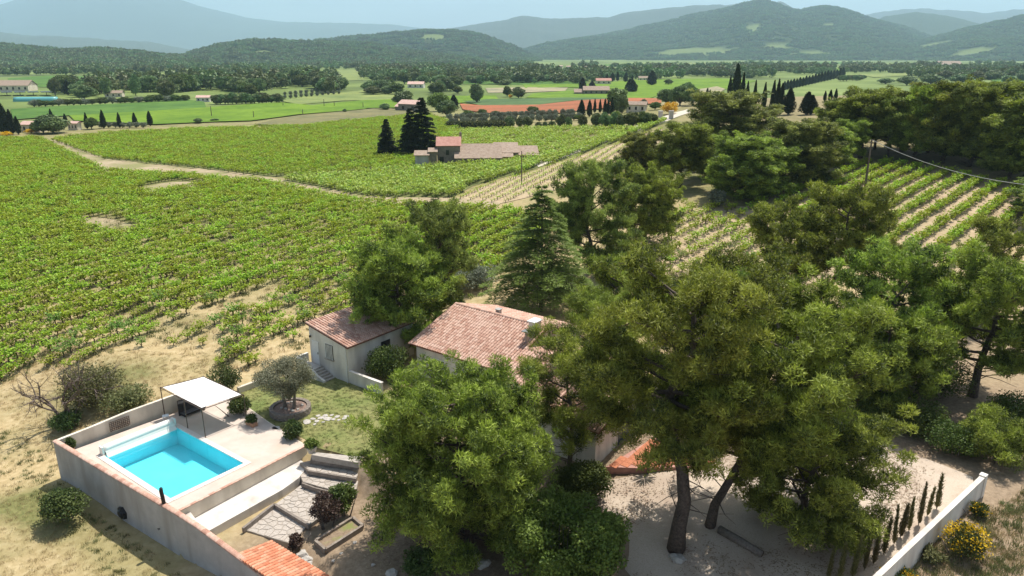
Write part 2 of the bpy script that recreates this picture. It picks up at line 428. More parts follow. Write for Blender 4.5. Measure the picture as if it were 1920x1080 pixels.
def ground_mat():
    m, n, l, p = new_mat('ground')
    tc = n.new('ShaderNodeTexCoord')
    def nz(scale, detail=8, rough=0.6):
        q = n.new('ShaderNodeTexNoise'); q.inputs['Scale'].default_value = scale; q.inputs['Detail'].default_value = detail
        q.inputs['Roughness'].default_value = rough
        l.new(tc.outputs['Object'], q.inputs['Vector']); return q
    fine = nz(1.6, 10, 0.7)
    base = ramp(n, [(0.25, (0.31, 0.225, 0.11)), (0.5, (0.44, 0.335, 0.18)), (0.72, (0.56, 0.45, 0.27))])
    l.new(fine.outputs['Fac'], base.inputs[0])
    mid = nz(0.22, 6)
    rg = ramp(n, [(0.44, (0, 0, 0)), (0.66, (1, 1, 1))]); l.new(mid.outputs['Fac'], rg.inputs[0])
    fine2 = nz(3.0, 8, 0.7)
    gr = ramp(n, [(0.3, (0.10, 0.11, 0.035)), (0.7, (0.24, 0.225, 0.09))]); l.new(fine2.outputs['Fac'], gr.inputs[0])
    at = n.new('ShaderNodeAttribute'); at.attribute_name = 'green'
    ml = n.new('ShaderNodeMath'); ml.operation = 'MULTIPLY'; ml.inputs[1].default_value = 0.45
    l.new(rg.outputs[0], ml.inputs[0])
    ad = n.new('ShaderNodeMath'); ad.operation = 'ADD'; ad.use_clamp = True
    l.new(ml.outputs[0], ad.inputs[0]); l.new(at.outputs['Fac'], ad.inputs[1])
    mx = n.new('ShaderNodeMix'); mx.data_type = 'RGBA'
    l.new(ad.outputs[0], mx.inputs[0]); l.new(base.outputs[0], mx.inputs[6]); l.new(gr.outputs[0], mx.inputs[7])
    # leaf litter and bare earth under the pines
    lit = n.new('ShaderNodeAttribute'); lit.attribute_name = 'litter'
    lc = ramp(n, [(0.3, (0.17, 0.12, 0.08)), (0.7, (0.36, 0.27, 0.19))]); l.new(fine2.outputs['Fac'], lc.inputs[0])
    m2 = n.new('ShaderNodeMix'); m2.data_type = 'RGBA'
    l.new(lit.outputs['Fac'], m2.inputs[0]); l.new(mx.outputs[2], m2.inputs[6]); l.new(lc.outputs[0], m2.inputs[7])
    # meadows and copses far down the valley
    farn = nz(0.006, 5)
    fr = ramp(n, [(0.35, (0.075, 0.10, 0.035)), (0.5, (0.13, 0.175, 0.045)), (0.68, (0.22, 0.27, 0.085))]); l.new(farn.outputs['Fac'], fr.inputs[0])
    fa = n.new('ShaderNodeAttribute'); fa.attribute_name = 'valley'
    m3 = n.new('ShaderNodeMix'); m3.data_type = 'RGBA'
    l.new(fa.outputs['Fac'], m3.inputs[0]); l.new(m2.outputs[2], m3.inputs[6]); l.new(fr.outputs[0], m3.inputs[7])
    l.new(m3.outputs[2], p.inputs['Base Color'])
    p.inputs['Roughness'].default_value = 0.95; p.inputs['Specular IOR Level'].default_value = 0.15
    bp = n.new('ShaderNodeBump'); bp.inputs['Strength'].default_value = 0.6; bp.inputs['Distance'].default_value = 0.06
    l.new(fine.outputs['Fac'], bp.inputs['Height']); l.new(bp.outputs[0], p.inputs['Normal'])
    return m
M['ground'] = ground_mat()
def field_mat(name, c0, c1, scale=0.3, ang=0.0, pitch=2.5, rowmix=0.35, crow=None, bump=0.3):
    m, n, l, p = new_mat(name)
    tc = n.new('ShaderNodeTexCoord')
    nz = n.new('ShaderNodeTexNoise'); nz.inputs['Scale'].default_value = scale; nz.inputs['Detail'].default_value = 9; nz.inputs['Roughness'].default_value = 0.68
    l.new(tc.outputs['Object'], nz.inputs['Vector'])
    r = ramp(n, [(0.3, c0), (0.7, c1)]); l.new(nz.outputs['Fac'], r.inputs[0])
    mp = n.new('ShaderNodeMapping'); mp.inputs['Rotation'].default_value = (0, 0, ang)
    l.new(tc.outputs['Object'], mp.inputs[0])
    wv = n.new('ShaderNodeTexWave'); wv.inputs['Scale'].default_value = 0.314 / pitch * 1.0; wv.inputs['Distortion'].default_value = 0.6
    wv.inputs['Detail'].default_value = 2
    l.new(mp.outputs[0], wv.inputs['Vector'])
    mx = n.new('ShaderNodeMix'); mx.data_type = 'RGBA'
    ml = n.new('ShaderNodeMath'); ml.operation = 'MULTIPLY'; ml.inputs[1].default_value = rowmix
    l.new(wv.outputs['Fac'], ml.inputs[0]); l.new(ml.outputs[0], mx.inputs[0])
    nb = n.new('ShaderNodeTexNoise'); nb.inputs['Scale'].default_value = 0.035; nb.inputs['Detail'].default_value = 7; nb.inputs['Roughness'].default_value = 0.7
    l.new(tc.outputs['Object'], nb.inputs['Vector'])
    rb = ramp(n, [(0.35, (0.60, 0.68, 0.7)), (0.65, (1.15, 1.1, 1.0))]); l.new(nb.outputs['Fac'], rb.inputs[0])
    mm = n.new('ShaderNodeMix'); mm.data_type = 'RGBA'; mm.blend_type = 'MULTIPLY'; mm.inputs[0].default_value = 1
    l.new(r.outputs[0], mm.inputs[6]); l.new(rb.outputs[0], mm.inputs[7])
    l.new(mm.outputs[2], mx.inputs[6]); mx.inputs[7].default_value = (*(crow or tuple(x * 0.5 for x in c0)), 1)
    l.new(mx.outputs[2], p.inputs['Base Color'])
    p.inputs['Roughness'].default_value = 0.95; p.inputs['Specular IOR Level'].default_value = 0.1
    bp = n.new('ShaderNodeBump'); bp.inputs['Strength'].default_value = bump; bp.inputs['Distance'].default_value = 0.5
    l.new(nz.outputs['Fac'], bp.inputs['Height']); l.new(bp.outputs[0], p.inputs['Normal'])
    return m
# ------------------------------------------------------------------ terrain
def axis(lo, hi, a, b, step, grow):
    xs = list(np.arange(a, b + 1e-6, step))
    d, x = step, xs[-1]
    while x < hi:
        d *= grow; x += d; xs.append(min(x, hi))
    d, x = step, xs[0]; pre = []
    while x > lo:
        d *= grow; x -= d; pre.append(max(x, lo))
    return np.array(pre[::-1] + xs)
gx = axis(-19000, 19000, -48, 48, 0.6, 1.055)
gy = axis(-600, 21000, 14, 78, 0.6, 1.05)
GX, GY = np.meshgrid(gx, gy)
GZ = hgt(GX, GY)
nx, ny = len(gx), len(gy)
ii = np.arange(nx * ny).reshape(ny, nx)
quads = np.stack([ii[:-1, :-1], ii[:-1, 1:], ii[1:, 1:], ii[1:, :-1]], -1).reshape(-1, 4)
me = mk_mesh('ground', np.stack([GX, GY, GZ], -1).reshape(-1, 3), quads, smooth=True)
AA, BB = ab(GX, GY)
def PX(*pts): return [T(*q) for q in pts]
V1 = PX((-60,735),(-60,290),(0,292),(190,322),(330,330),(500,345),(640,374),(720,384),(860,390),(950,396),(1030,420),(1010,480),(900,540),(700,560),(660,590),(560,655),(500,690),(395,700),(330,650),(210,655),(150,690),(60,700))
green = np.clip(0.6 * np.exp(-((AA + 3.2) / 2.0) ** 2) * sstep(-6, 0, BB) * (1 - sstep(9, 16, BB)), 0, 1)
p = G(60, 945, -1.9); green += 0.9 * np.exp(-((GX - p[0]) ** 2 + ((GY - p[1]) * 1.6) ** 2) / 9)
p = G(185, 730, -0.8); green += 0.9 * np.exp(-((GX - p[0]) ** 2 + (GY - p[1]) ** 2) / 16)
green += 0.55 * sstep(85, 150, GY) * (1 - sstep(0, 60, GX)) * (1 - sstep(300, 400, GY))
green += 0.5 * in_poly(GX, GY, V1) * sstep(60, 85, GY)
litter = sstep(10, 15, BB) * (1 - sstep(50, 62, GY)) * 0.9
litter = np.maximum(litter, sstep(8, 20, GX) * sstep(40, 60, GY) * (1 - sstep(66, 75, GY)) * 0.8)
green += 0.6 * sstep(88, 125, GY) * sstep(10, 40, GX) * (1 - sstep(260, 330, GY))
litter = np.maximum(litter, sstep(90, 130, GY) * sstep(40, 80, GX) * 0.35 * (1 - sstep(300, 400, GY)))
valley = sstep(260, 420, np.hypot(GX, GY))
for nm, arr in (('green', np.clip(green, 0, 1)), ('litter', litter), ('valley', valley)):
    at = me.attributes.new(nm, 'FLOAT', 'POINT'); at.data.foreach_set('value', arr.astype(np.float32).ravel())
struct('ground', me, M['ground'])

def sheet(name, poly, mat, off, step=2.0, flat=None, label=None):
    P = np.array([q[:2] for q in poly], float)
    segs = []
    for i in range(len(P)):
        a, b = P[i], P[(i + 1) % len(P)]
        k = max(1, int(np.linalg.norm(b - a) / step))
        segs += [a + (b - a) * t / k for t in range(k)]
    nb = len(segs)
    x0, y0 = P.min(0); x1, y1 = P.max(0)
    X, Y = np.meshgrid(np.arange(x0 + step * 0.37, x1, step), np.arange(y0 + step * 0.41, y1, step))
    X, Y = X.ravel(), Y.ravel()
    k = in_poly(X, Y, P)
    pts = [Vector((float(q[0]), float(q[1]))) for q in segs] + [Vector((float(a), float(b))) for a, b in zip(X[k], Y[k])]
    v, e, f, *_ = delaunay_2d_cdt(pts, [(i, (i + 1) % nb) for i in range(nb)], [], 1, 1e-4)
    v = np.array([[q[0], q[1]] for q in v])
    z = (hgt(v[:, 0], v[:, 1]) if flat is None else np.full(len(v), flat)) + off
    f = [list(q) for q in f]
    nf = []
    for q in f:
        a, b, c = (v[i] for i in q[:3])
        nf.append(q if (b[0] - a[0]) * (c[1] - a[1]) - (b[1] - a[1]) * (c[0] - a[0]) > 0 else q[::-1])
    o = struct(name, mk_mesh(name, np.c_[v, z], nf, smooth=True), mat, label)
    return o
def PX(*pts): return [T(*q) for q in pts]
def smooth_poly(poly, amp=0.0, it=1):
    P = [np.array(q[:2]) for q in poly]
    for _ in range(it):
        Q = []
        for i in range(len(P)):
            a, b = P[i], P[(i + 1) % len(P)]
            Q += [a * 0.75 + b * 0.25, a * 0.25 + b * 0.75]
        P = Q
    return P

# valley fields, farthest first: pixel outline, colours
bright = field_mat('bright_vines', (0.115, 0.20, 0.018), (0.20, 0.31, 0.035), 0.25, 0.5, 2.5, 0.35)
green_f = field_mat('green_crop', (0.07, 0.145, 0.028), (0.12, 0.22, 0.045), 0.15, 0.2, 3.0, 0.25)
pale_f = field_mat('pale_meadow', (0.17, 0.22, 0.07), (0.28, 0.31, 0.11), 0.12, 0.9, 3.0, 0.2)
beige_f = field_mat('beige_soil', (0.29, 0.25, 0.15), (0.42, 0.36, 0.24), 0.2, 0.3, 3.0, 0.15)
teal_f = field_mat('teal_crop', (0.075, 0.13, 0.05), (0.115, 0.18, 0.07), 0.2, 1.2, 3.0, 0.2)
poppy_f = field_mat('poppy_red', (0.22, 0.13, 0.055), (0.52, 0.105, 0.07), 0.5, 1.2, 4.0, 0.35, (0.22, 0.16, 0.07))
brown_f = field_mat('brown_grass', (0.17, 0.165, 0.075), (0.27, 0.235, 0.125), 0.4, 0.9, 3.0, 0.3)
vsoil = surf('vineyard_soil', [(0.28, (0.13, 0.125, 0.045)), (0.5, (0.31, 0.24, 0.135)), (0.75, (0.49, 0.385, 0.245))], 0.9, detail=11, bump=0.5, bscale=4, big=(0.07, (0.20, 0.20, 0.06), 0.38, 0.60), dist=0.06)
vsoil_dry = surf('dry_vineyard_soil', [(0.28, (0.32, 0.23, 0.135)), (0.5, (0.42, 0.315, 0.195)), (0.75, (0.51, 0.395, 0.26))], 0.8, detail=10, bump=0.5, bscale=4, big=(0.11, (0.34, 0.28, 0.15), 0.5, 0.72), dist=0.05)
vgrass_shaded = surf('vineyard_grass', [(0.3, (0.085, 0.10, 0.028)), (0.7, (0.17, 0.175, 0.055))], 0.5, detail=10, bump=0.5, bscale=3)  # grass tone darkened to carry the shadow between the vine rows
FIELDS = [
 ('pale_meadow', pale_f, [(1230,118),(1330,117),(1345,120),(1260,122)]), ('green_field', green_f, [(1480,117),(1600,116),(1610,119),(1500,121)]),
 ('green_field', green_f, [(1130,121),(1220,120),(1230,124),(1140,125)]), ('pale_meadow', pale_f, [(1680,121),(1800,119),(1810,123),(1700,126)]),
 ('pale_meadow', pale_f, [(640,122),(720,121),(735,125),(660,127)]), ('green_field', green_f, [(120,128),(230,124),(240,128),(140,133)]),
 ('beige_field', beige_f, [(1380,123),(1470,122),(1480,125),(1400,127)]), ('bright_meadow', bright, [(1520,129),(1640,127),(1650,131),(1540,134)]),
 ('pale_meadow', pale_f, [(840,131),(1000,130),(1010,140),(900,148),(845,140)]),
 ('green_field', green_f, [(1065,131),(1235,130),(1240,141),(1120,146),(1070,143)]),
 ('pale_meadow', pale_f, [(605,131),(680,130),(682,150),(625,153)]),
 ('beige_field', beige_f, [(735,116),(778,116),(778,119.5),(735,120)]),
 ('pale_meadow', pale_f, [(565,112),(612,111),(680,114),(680,119),(610,120),(570,117)]),
 ('green_field', green_f, [(15,147),(90,142),(190,144),(205,160),(85,164),(15,162)]),
 ('pale_meadow', pale_f, [(225,143),(300,137),(385,139),(420,148),(400,151),(330,150),(230,152)]),
 ('green_field', green_f, [(860,148),(1010,146),(1100,150),(1100,157),(980,160),(870,158)]),
 ('bright_vineyard', bright, [(980,159),(1100,158),(1190,150),(1350,147),(1420,152),(1360,168),(1230,176),(1180,168),(1060,164),(985,166)]),
 ('beige_field', beige_f, [(910,166),(985,164),(1065,165),(1060,171),(985,174),(915,175)]),
 ('bright_vineyard', bright, [(1000,176),(1060,171),(1180,169),(1240,176),(1220,185),(1100,186),(985,184)]),
 ('pale_meadow', pale_f, [(525,190),(600,178),(690,169),(748,172),(740,187),(640,190),(560,197)]),
 ('bright_vineyard', bright, [(590,198),(680,189),(745,187),(742,203),(690,204),(600,206)]),
 ('bright_meadow', bright, [(835,181),(930,180),(935,188),(880,193),(838,196)]),
 ('green_field', green_f, [(20,206),(120,200),(260,193),(350,188),(383,192),(387,203),(260,211),(130,218),(25,226)]),
 ('bright_vineyard', bright, [(130,218),(260,211),(387,203),(525,193),(590,199),(690,205),(560,216),(470,228),(400,230),(290,235),(140,228)]),
 ('brown_fallow_field', brown_f, [(475,235),(560,218),(700,205),(745,206),(800,213),(720,222),(600,234),(560,238)]),
 ('teal_field', teal_f, [(868,191),(920,187),(1060,184),(1180,186),(1075,190),(1010,198),(900,199)]),
 ('poppy_field', poppy_f, [(862,196),(905,199),(1012,198),(1080,190),(1185,185),(1240,186),(1240,195),(1120,206),(1040,215),(930,215),(868,207)]),
 ('beige_field', beige_f, [(1300,170),(1345,163),(1360,168),(1345,176),(1305,180)]),
 ('pale_meadow', pale_f, [(1610,140),(1720,136),(1722,141),(1640,146)]),
 ('green_field', green_f, [(1850,146),(1960,142),(1960,156),(1870,158)]),
]
for i, (nm, mt, px) in enumerate(FIELDS):
    sheet(nm, PX(*px), mt, 0.10 + 0.015 * i, step=14)

# near vineyards: soil, then vines below
V2f = PX((95,264),(200,252),(360,243),(560,238),(700,224),(800,215),(850,232),(860,245),(800,300),(790,318),(700,322),(560,333),(470,330),(380,318),(195,300))
V3f = PX((530,338),(700,324),(800,316),(1000,302),(1100,272),(1235,229),(1262,226),(1150,268),(1000,318),(885,350),(850,370),(720,372),(640,362))
V4f = PX((860,374),(900,352),(1010,318),(1150,272),(1240,240),(1245,262),(1150,320),(1010,366),(940,382))
V5f = PX((1470,350),(1640,304),(1710,312),(1915,352),(1960,380),(1900,450),(1800,512),(1700,505),(1600,470),(1500,430))
V6f = PX((1120,500),(1170,440),(1250,405),(1330,385),(1400,388),(1468,352),(1500,430),(1600,470),(1560,520),(1420,560),(1200,500))
V7f = PX((-60,262),(75,260),(185,316),(120,333),(-60,335))
V8f = PX((838,246),(1000,242),(1180,241),(1120,268),(1010,298),(880,290),(850,262))
sheet('vineyard_ground', V2f, vgrass_shaded, 0.06, 4.0)
sheet('vineyard_ground', V3f, vgrass_shaded, 0.065, 3.0)
sheet('vineyard_ground', V4f, vsoil_dry, 0.075, 3.0)
sheet('vineyard_ground', V5f, vsoil_dry, 0.06, 2.0)
sheet('vineyard_ground', V6f, vsoil_dry, 0.05, 2.0)
sheet('vineyard_ground', V7f, vgrass_shaded, 0.06, 4.0)
sheet('vineyard_ground', V8f, vsoil, 0.06, 3.0)
# tracks
sheet('dirt_track', PX((95,262),(130,262),(190,288),(195,298),(380,317),(500,332),(640,360),(720,371),(860,372),(940,380),(930,392),(850,392),(700,383),(620,374),(490,348),(330,334),(180,322),(190,316),(80,270)), M['track'], 0.09, 2.0)
sheet('farm_road', PX((1000,306),(1100,272),(1235,222),(1290,205),(1296,211),(1245,230),(1120,272),(1010,314)), M['pale_track'], 0.11, 3.0)
sheet('bare_patch', smooth_poly(PX((135,415),(190,405),(270,428),(255,440),(190,436)), it=2), M['track'], 0.08, 2.0)
sheet('bare_patch', smooth_poly(PX((250,355),(330,340),(400,345),(330,358),(270,362)), it=2), M['track'], 0.08, 2.0)

# garden surfaces
LAWN = [W(9.4, -0.5), W(9.3, 5), W(9.35, 9.7), W(9.7, 13.2), W(11.5, 14.2), W(16, 12), W(18.3, 8.0), W(17.2, 4), W(17.2, -0.6), W(13.5, -1.4), W(10.6, -1.2)]
sheet('lawn', LAWN, M['lawn'], 0.012, 0.6)
DRIVE = smooth_poly(PX((1030,905),(1120,905),(1200,890),(1330,872),(1420,830),(1530,790),(1590,785),(1680,840),(1790,880),(1845,905),(1650,1085),(1560,1110),(1160,1110),(1190,1000),(1120,950)), it=2)
sheet('gravel_drive', DRIVE, M['gravel'], 0.02, 0.6)

# ------------------------------------------------------------------ terrace and pool
PA, PB = 4.95, 8.1
def deck_mesh():
    out = [(-1.25, -2.45), (10.0, -1.9), (9.9, 0.4), (9.25, 4.6), (8.75, 9.45), (-0.75, 9.65)]
    hole = [(-0.33, -0.33), (PA + 0.33, -0.33), (PA + 0.33, PB + 0.33), (-0.33, PB + 0.33)]
    pts = [Vector(q) for q in out + hole]
    ed = [(i, (i + 1) % 6) for i in range(6)] + [(6 + i, 6 + (i + 1) % 4) for i in range(4)]
    v, e, f, *_ = delaunay_2d_cdt(pts, ed, [], 1, 1e-5)
    vv = np.array([W(q[0], q[1], 0.0) for q in v])
    ff = []
    for q in f:
        c = sum((np.array(v[i]) for i in q), np.zeros(2)) / len(q)
        if -0.33 < c[0] < PA + 0.33 and -0.33 < c[1] < PB + 0.33: continue
        a, b, d = (vv[i] for i in q[:3])
        ff.append(list(q) if (b[0]-a[0])*(d[1]-a[1])-(b[1]-a[1])*(d[0]-a[0]) > 0 else list(q)[::-1])
    mb = MB(); mb.add(vv, ff)
    return mb.mesh('pool_deck')
deck = struct('pool_deck', deck_mesh(), M['deck'])
pool = thing('swimming_pool', 'rectangular swimming pool with bright turquoise water on the terrace', 'swimming pool', W(PA / 2, PB / 2, 0))
pc = W(PA / 2, PB / 2, 0)
def PL(a, b, z): return W(a, b, z) - pc
DEPTH = -1.3
mb = MB()
q = [(0, 0), (PA, 0), (PA, PB), (0, PB)]
for i in range(4):
    a, b = q[i], q[(i + 1) % 4]
    mb.add([PL(*a, 0.0), PL(*b, 0.0), PL(*b, DEPTH), PL(*a, DEPTH)], [[0, 1, 2, 3]])
mb.add([PL(*c, DEPTH) for c in q], [[0, 1, 2, 3]])
basin = mb.build('basin', M['liner'], pool)
mb = MB()
for k in range(3):
    mb.prism([PL(PA - 0.02 - 1.5, PB - 0.02 - 0.32 * (3 - k), 0)[:2], PL(PA - 0.02, PB - 0.02 - 0.32 * (3 - k), 0)[:2], PL(PA - 0.02, PB - 0.02 - 0.32 * (2 - k), 0)[:2], PL(PA - 1.52, PB - 0.02 - 0.32 * (2 - k), 0)[:2]], DEPTH + 0.01, -1.0 + 0.28 * k)
mb.build('entry_steps', M['liner'], pool)
n1, n2 = 24, 40
v = [PL(0.0 + PA * i / n1, PB * j / n2, -0.09) for j in range(n2 + 1) for i in range(n1 + 1)]
f = np.array([[j * (n1 + 1) + i, (j + 1) * (n1 + 1) + i, (j + 1) * (n1 + 1) + i + 1, j * (n1 + 1) + i + 1] for j in range(n2) for i in range(n1)])
obj('water', mk_mesh('water', np.array(v), f, True), M['water'], pool)
st = MB(); st.box((0, 0, 0), (0.47, 0.36, 0.06)); stone_me = st.mesh('coping_stone')
stone_me.materials.append(M['coping'])
ang_u, ang_v = math.atan2(0.8, 0.6), math.atan2(-0.6, 0.8)
def coping(n, a0, b0, a1, b1, rz):
    for k in range(n):
        t = (k + 0.5) / n
        c = PL(a0 + (a1 - a0) * t, b0 + (b1 - b0) * t, 0.002)
        L = math.hypot(a1 - a0, b1 - b0) / n
        obj('coping_stone', stone_me, None, pool, c, (0, 0, rz), ((L - 0.012) / 0.47, 1, 1))
coping(17, -0.16, -0.34, -0.16, PB + 0.34, ang_v); coping(17, PA + 0.16, -0.34, PA + 0.16, PB + 0.34, ang_v)
coping(10, 0.03, PB + 0.16, PA - 0.03, PB + 0.16, ang_u); coping(10, 0.03, -0.16, PA - 0.03, -0.16, ang_u)

# rolled pool shutter on its stands
sh = thing('pool_shutter', 'white rolled slatted pool cover on its axle along the pool end', 'pool cover', W(0, -0.32, 0))
def SL(a, b, z): return W(a, b, z) - W(0, -0.32, 0)
roll = MB(); roll.tube([SL(0.12 + 0.2 * k, -0.32, 0.34) for k in range(25)], 0.26, 14); roll.build('cover_roll', M['shutter_white'], sh, True)
flap = MB(); 
fl = [(-0.07, 0.30), (0.02, 0.10), (0.14, -0.02), (0.24, -0.12)]
for i in range(3):
    flap.add([SL(0.15, fl[i][0], fl[i][1]), SL(4.9, fl[i][0], fl[i][1]), SL(4.9, fl[i+1][0], fl[i+1][1]), SL(0.15, fl[i+1][0], fl[i+1][1])], [[0, 1, 2, 3]])
flap.build('slat_curtain', M['shutter_white'], sh)
for a in (0.03, 4.98):
    s_ = MB(); s_.prism([SL(a - 0.06, -0.5, 0)[:2], SL(a + 0.06, -0.5, 0)[:2], SL(a + 0.06, -0.06, 0)[:2], SL(a - 0.06, -0.06, 0)[:2]], 0.008, 0.58)
    s_.build('stand', M['shutter_white'], sh)

# ------------------------------------------------------------------ walls
def wall_run(pts, thick, side):
    """pts: (x, y, top); returns a prism wall from the base; side shifts the body off the line."""
    P = np.array([q[:2] for q in pts]); mb = MB()
    nrm = []
    for i in range(len(P)):
        t = P[min(i + 1, len(P) - 1)] - P[max(i - 1, 0)]; t = t / np.linalg.norm(t)
        nrm.append(np.array([-t[1], t[0]]) * side)
    A = P; B = P + np.array(nrm) * thick
    v, f = [], []
    for i, q in enumerate(pts):
        v += [[*A[i], q[3]], [*A[i], q[2]], [*B[i], q[2]], [*B[i], q[3]]]
    for i in range(len(pts) - 1):
        a, b = 4 * i, 4 * i + 4
        for k in range(4):
            f.append([a + k, b + k, b + (k + 1) % 4, a + (k + 1) % 4])
    f += [[0, 1, 2, 3], [4 * len(pts) - 1 - k for k in range(4)]]
    return mb.add(v, f), A, B
cap = MB()
def arch(mb, L, w, h, n=6, w2=None):
    w2 = w2 or w
    v, f = [], []
    for y, ww in ((-L / 2, w), (L / 2, w2)):
        for k in range(n + 1):
            a = math.pi * k / n
            v.append([-ww / 2 * math.cos(a), y, h * math.sin(a)])
    for k in range(n):
        f.append([k, n + 1 + k, n + 2 + k, k + 1])
    f.append(list(range(n + 1))); f.append(list(range(2 * n + 1, n, -1)))
    mb.add(v, f)
arch(cap, 0.46, 0.36, 0.10)
cap_me = cap.mesh('coping_tile'); cap_me.materials.append(M['tile'])
pw = thing('perimeter_wall', 'long grey rendered wall with terracotta tile coping left of the pool', 'wall', W(-1.3, 3, -1.9))
o0 = np.array(pw.location)
wp = [(*W(-1.75, -2.9)[:2], 0.85, -2.6), (*W(-1.25, 2.0)[:2], 0.42, -2.6), (*W(-1.05, 5.5)[:2], 0.33, -2.6), (*W(-0.85, 10.2)[:2], 0.30, -2.8), (*W(-0.65, 12.0)[:2], 0.05, -3.0), (*W(-0.3, 15.5)[:2], -0.72, -3.4), (*W(0.05, 19.5)[:2], -1.5, -4.2)]
mb, A, B = wall_run([(q[0] - o0[0], q[1] - o0[1], q[2] - o0[2], q[3] - o0[2]) for q in wp], 0.26, 1)
mb.build('rendered_wall', M['grey_render'], pw)
for i in range(len(wp) - 1):
    a = np.array([*(A[i] + B[i]) / 2, wp[i][2] - o0[2]]); b = np.array([*(A[i + 1] + B[i + 1]) / 2, wp[i + 1][2] - o0[2]])
    L = np.linalg.norm(b - a); n = max(1, round(L / 0.40)); d = (b - a) / L
    for k in range(n):
        c = a + (b - a) * (k + 0.5) / n
        tile = obj('coping_tile', cap_me, None, pw, c + [0, 0, 0.004])
        tile.rotation_mode = 'QUATERNION'
        tile.rotation_quaternion = Vector(d).to_track_quat('Y', 'Z') @ Matrix.Rotation(random.uniform(-0.03, 0.03), 3, 'Z').to_quaternion()
        tile.scale = (1, L / n / 0.43, 1)
random.seed(5)
# round black vent cowl and small scar on that wall
def on_wall(px, py):
    # hit of the pixel ray with the outer wall face
    best = None
    d = ray(px, py)
    for i in range(len(wp) - 1):
        a = np.array(wp[i][:2]); b = np.array(wp[i + 1][:2])
        e = b - a; M2 = np.array([[d[0], -e[0]], [d[1], -e[1]]])
        t, s = np.linalg.solve(M2, a)
        if -0.05 <= s <= 1.05: best = d * t + [0, 0, CAM_H]
    return best
c = on_wall(231, 961)
vent = thing('vent_cowl', 'black hexagonal vent cowl sticking out of the grey wall', 'vent', c)
mb = MB(); nrm = np.array([-0.6, -0.8, 0])
E1 = np.array([0.8, -0.6, 0]); E2 = np.array([0, 0, 1.0])
def hexa(mb, c0, c1, r0, r1, n=6):
    v = [c0 + r0 * (E1 * math.cos(2 * math.pi * k / n + 0.3) + E2 * math.sin(2 * math.pi * k / n + 0.3)) for k in range(n)] + [c1 + r1 * (E1 * math.cos(2 * math.pi * k / n + 0.3) + E2 * math.sin(2 * math.pi * k / n + 0.3)) for k in range(n)]
    f = [[k, (k + 1) % n, (k + 1) % n + n, k + n] for k in range(n)] + [list(range(n))[::-1], list(range(n, 2 * n))]
    mb.add(v, f)
hexa(mb, nrm * -0.03, nrm * 0.16, 0.46, 0.42); mb.build('cowl', M['black_plastic'], vent)
mb = MB(); hexa(mb, nrm * 0.16, nrm * 0.26, 0.30, 0.22); mb.build('nozzle', M['black_plastic'], vent)
c = on_wall(300, 992)
hook = thing('wall_hook', 'tiny dark iron hook on the grey pool wall', 'hook', c)
mb = MB(); mb.tube([np.array(nrm) * -0.02, nrm * 0.1, nrm * 0.12 + [0, 0, 0.12], nrm * 0.05 + E1 * 0.1 + [0, 0, 0.1]], 0.02, 5); mb.build('iron_hook', M['black_plastic'], hook)
# shower
sp = G(310, 955, 0.0)
shw = thing('pool_shower', 'dark curved solar shower column at the pool corner', 'shower', (sp[0], sp[1], 0))
mb = MB(); mb.tube([[0.0, 0, 0.0], [-0.02, 0, 0.4], [-0.05, 0, 0.9], [-0.07, 0, 1.25], [-0.05, 0, 1.42]], [0.11, 0.11, 0.11, 0.11, 0.09], 10)
mb.build('column', M['black_plastic'], shw, True)
mb = MB(); mb.lathe((0, 0, 0), [(0.16, 0.004), (0.16, 0.03), (0.1, 0.05)], 12); mb.build('foot', M['black_plastic'], shw)
# back wall of terrace
bw = thing('terrace_back_wall', 'cream rendered wall behind the pool with lattice panel', 'wall', W(3, -2.7, 0))
o1 = np.array(bw.location)
bp_ = [(*W(-1.45, -2.87)[:2], 0.85, -2.6), (*W(0.5, -2.75)[:2], 0.95, -2.6), (*W(3.0, -2.65)[:2], 1.12, -2.6), (*W(7.0, -2.45)[:2], 1.18, -2.3), (*W(9.9, -2.3)[:2], 1.0, -1.5)]
mb, A_, B_ = wall_run([(q[0] - o1[0], q[1] - o1[1], q[2] - o1[2], q[3] - o1[2]) for q in bp_], 0.22, 1)
mb.build('rendered_wall', M['cream_render'], bw)
lat = thing('lattice_panel', 'small dark square lattice fixed on the cream wall behind the pool', 'lattice', W(2.35, -2.55, 0.55))
ol = np.array(lat.location)
tu = (W(3, -2.65) - W(0.5, -2.75)); tu /= np.linalg.norm(tu)
for k in range(11):
    s_ = MB(); s_.box(tu * (k - 5) * 0.132 + [0.005, -0.004, 0], (0.038, 0.02, 0.70), rz=math.atan2(tu[1], tu[0])); s_.build('upright_slat', M['lattice_wood'], lat)
for k in range(6):
    s_ = MB(); s_.box(np.array([0.014, -0.012, (k - 2.5) * 0.132]), (1.36, 0.02, 0.038), rz=math.atan2(tu[1], tu[0])); s_.build('cross_slat', M['lattice_wood'], lat)
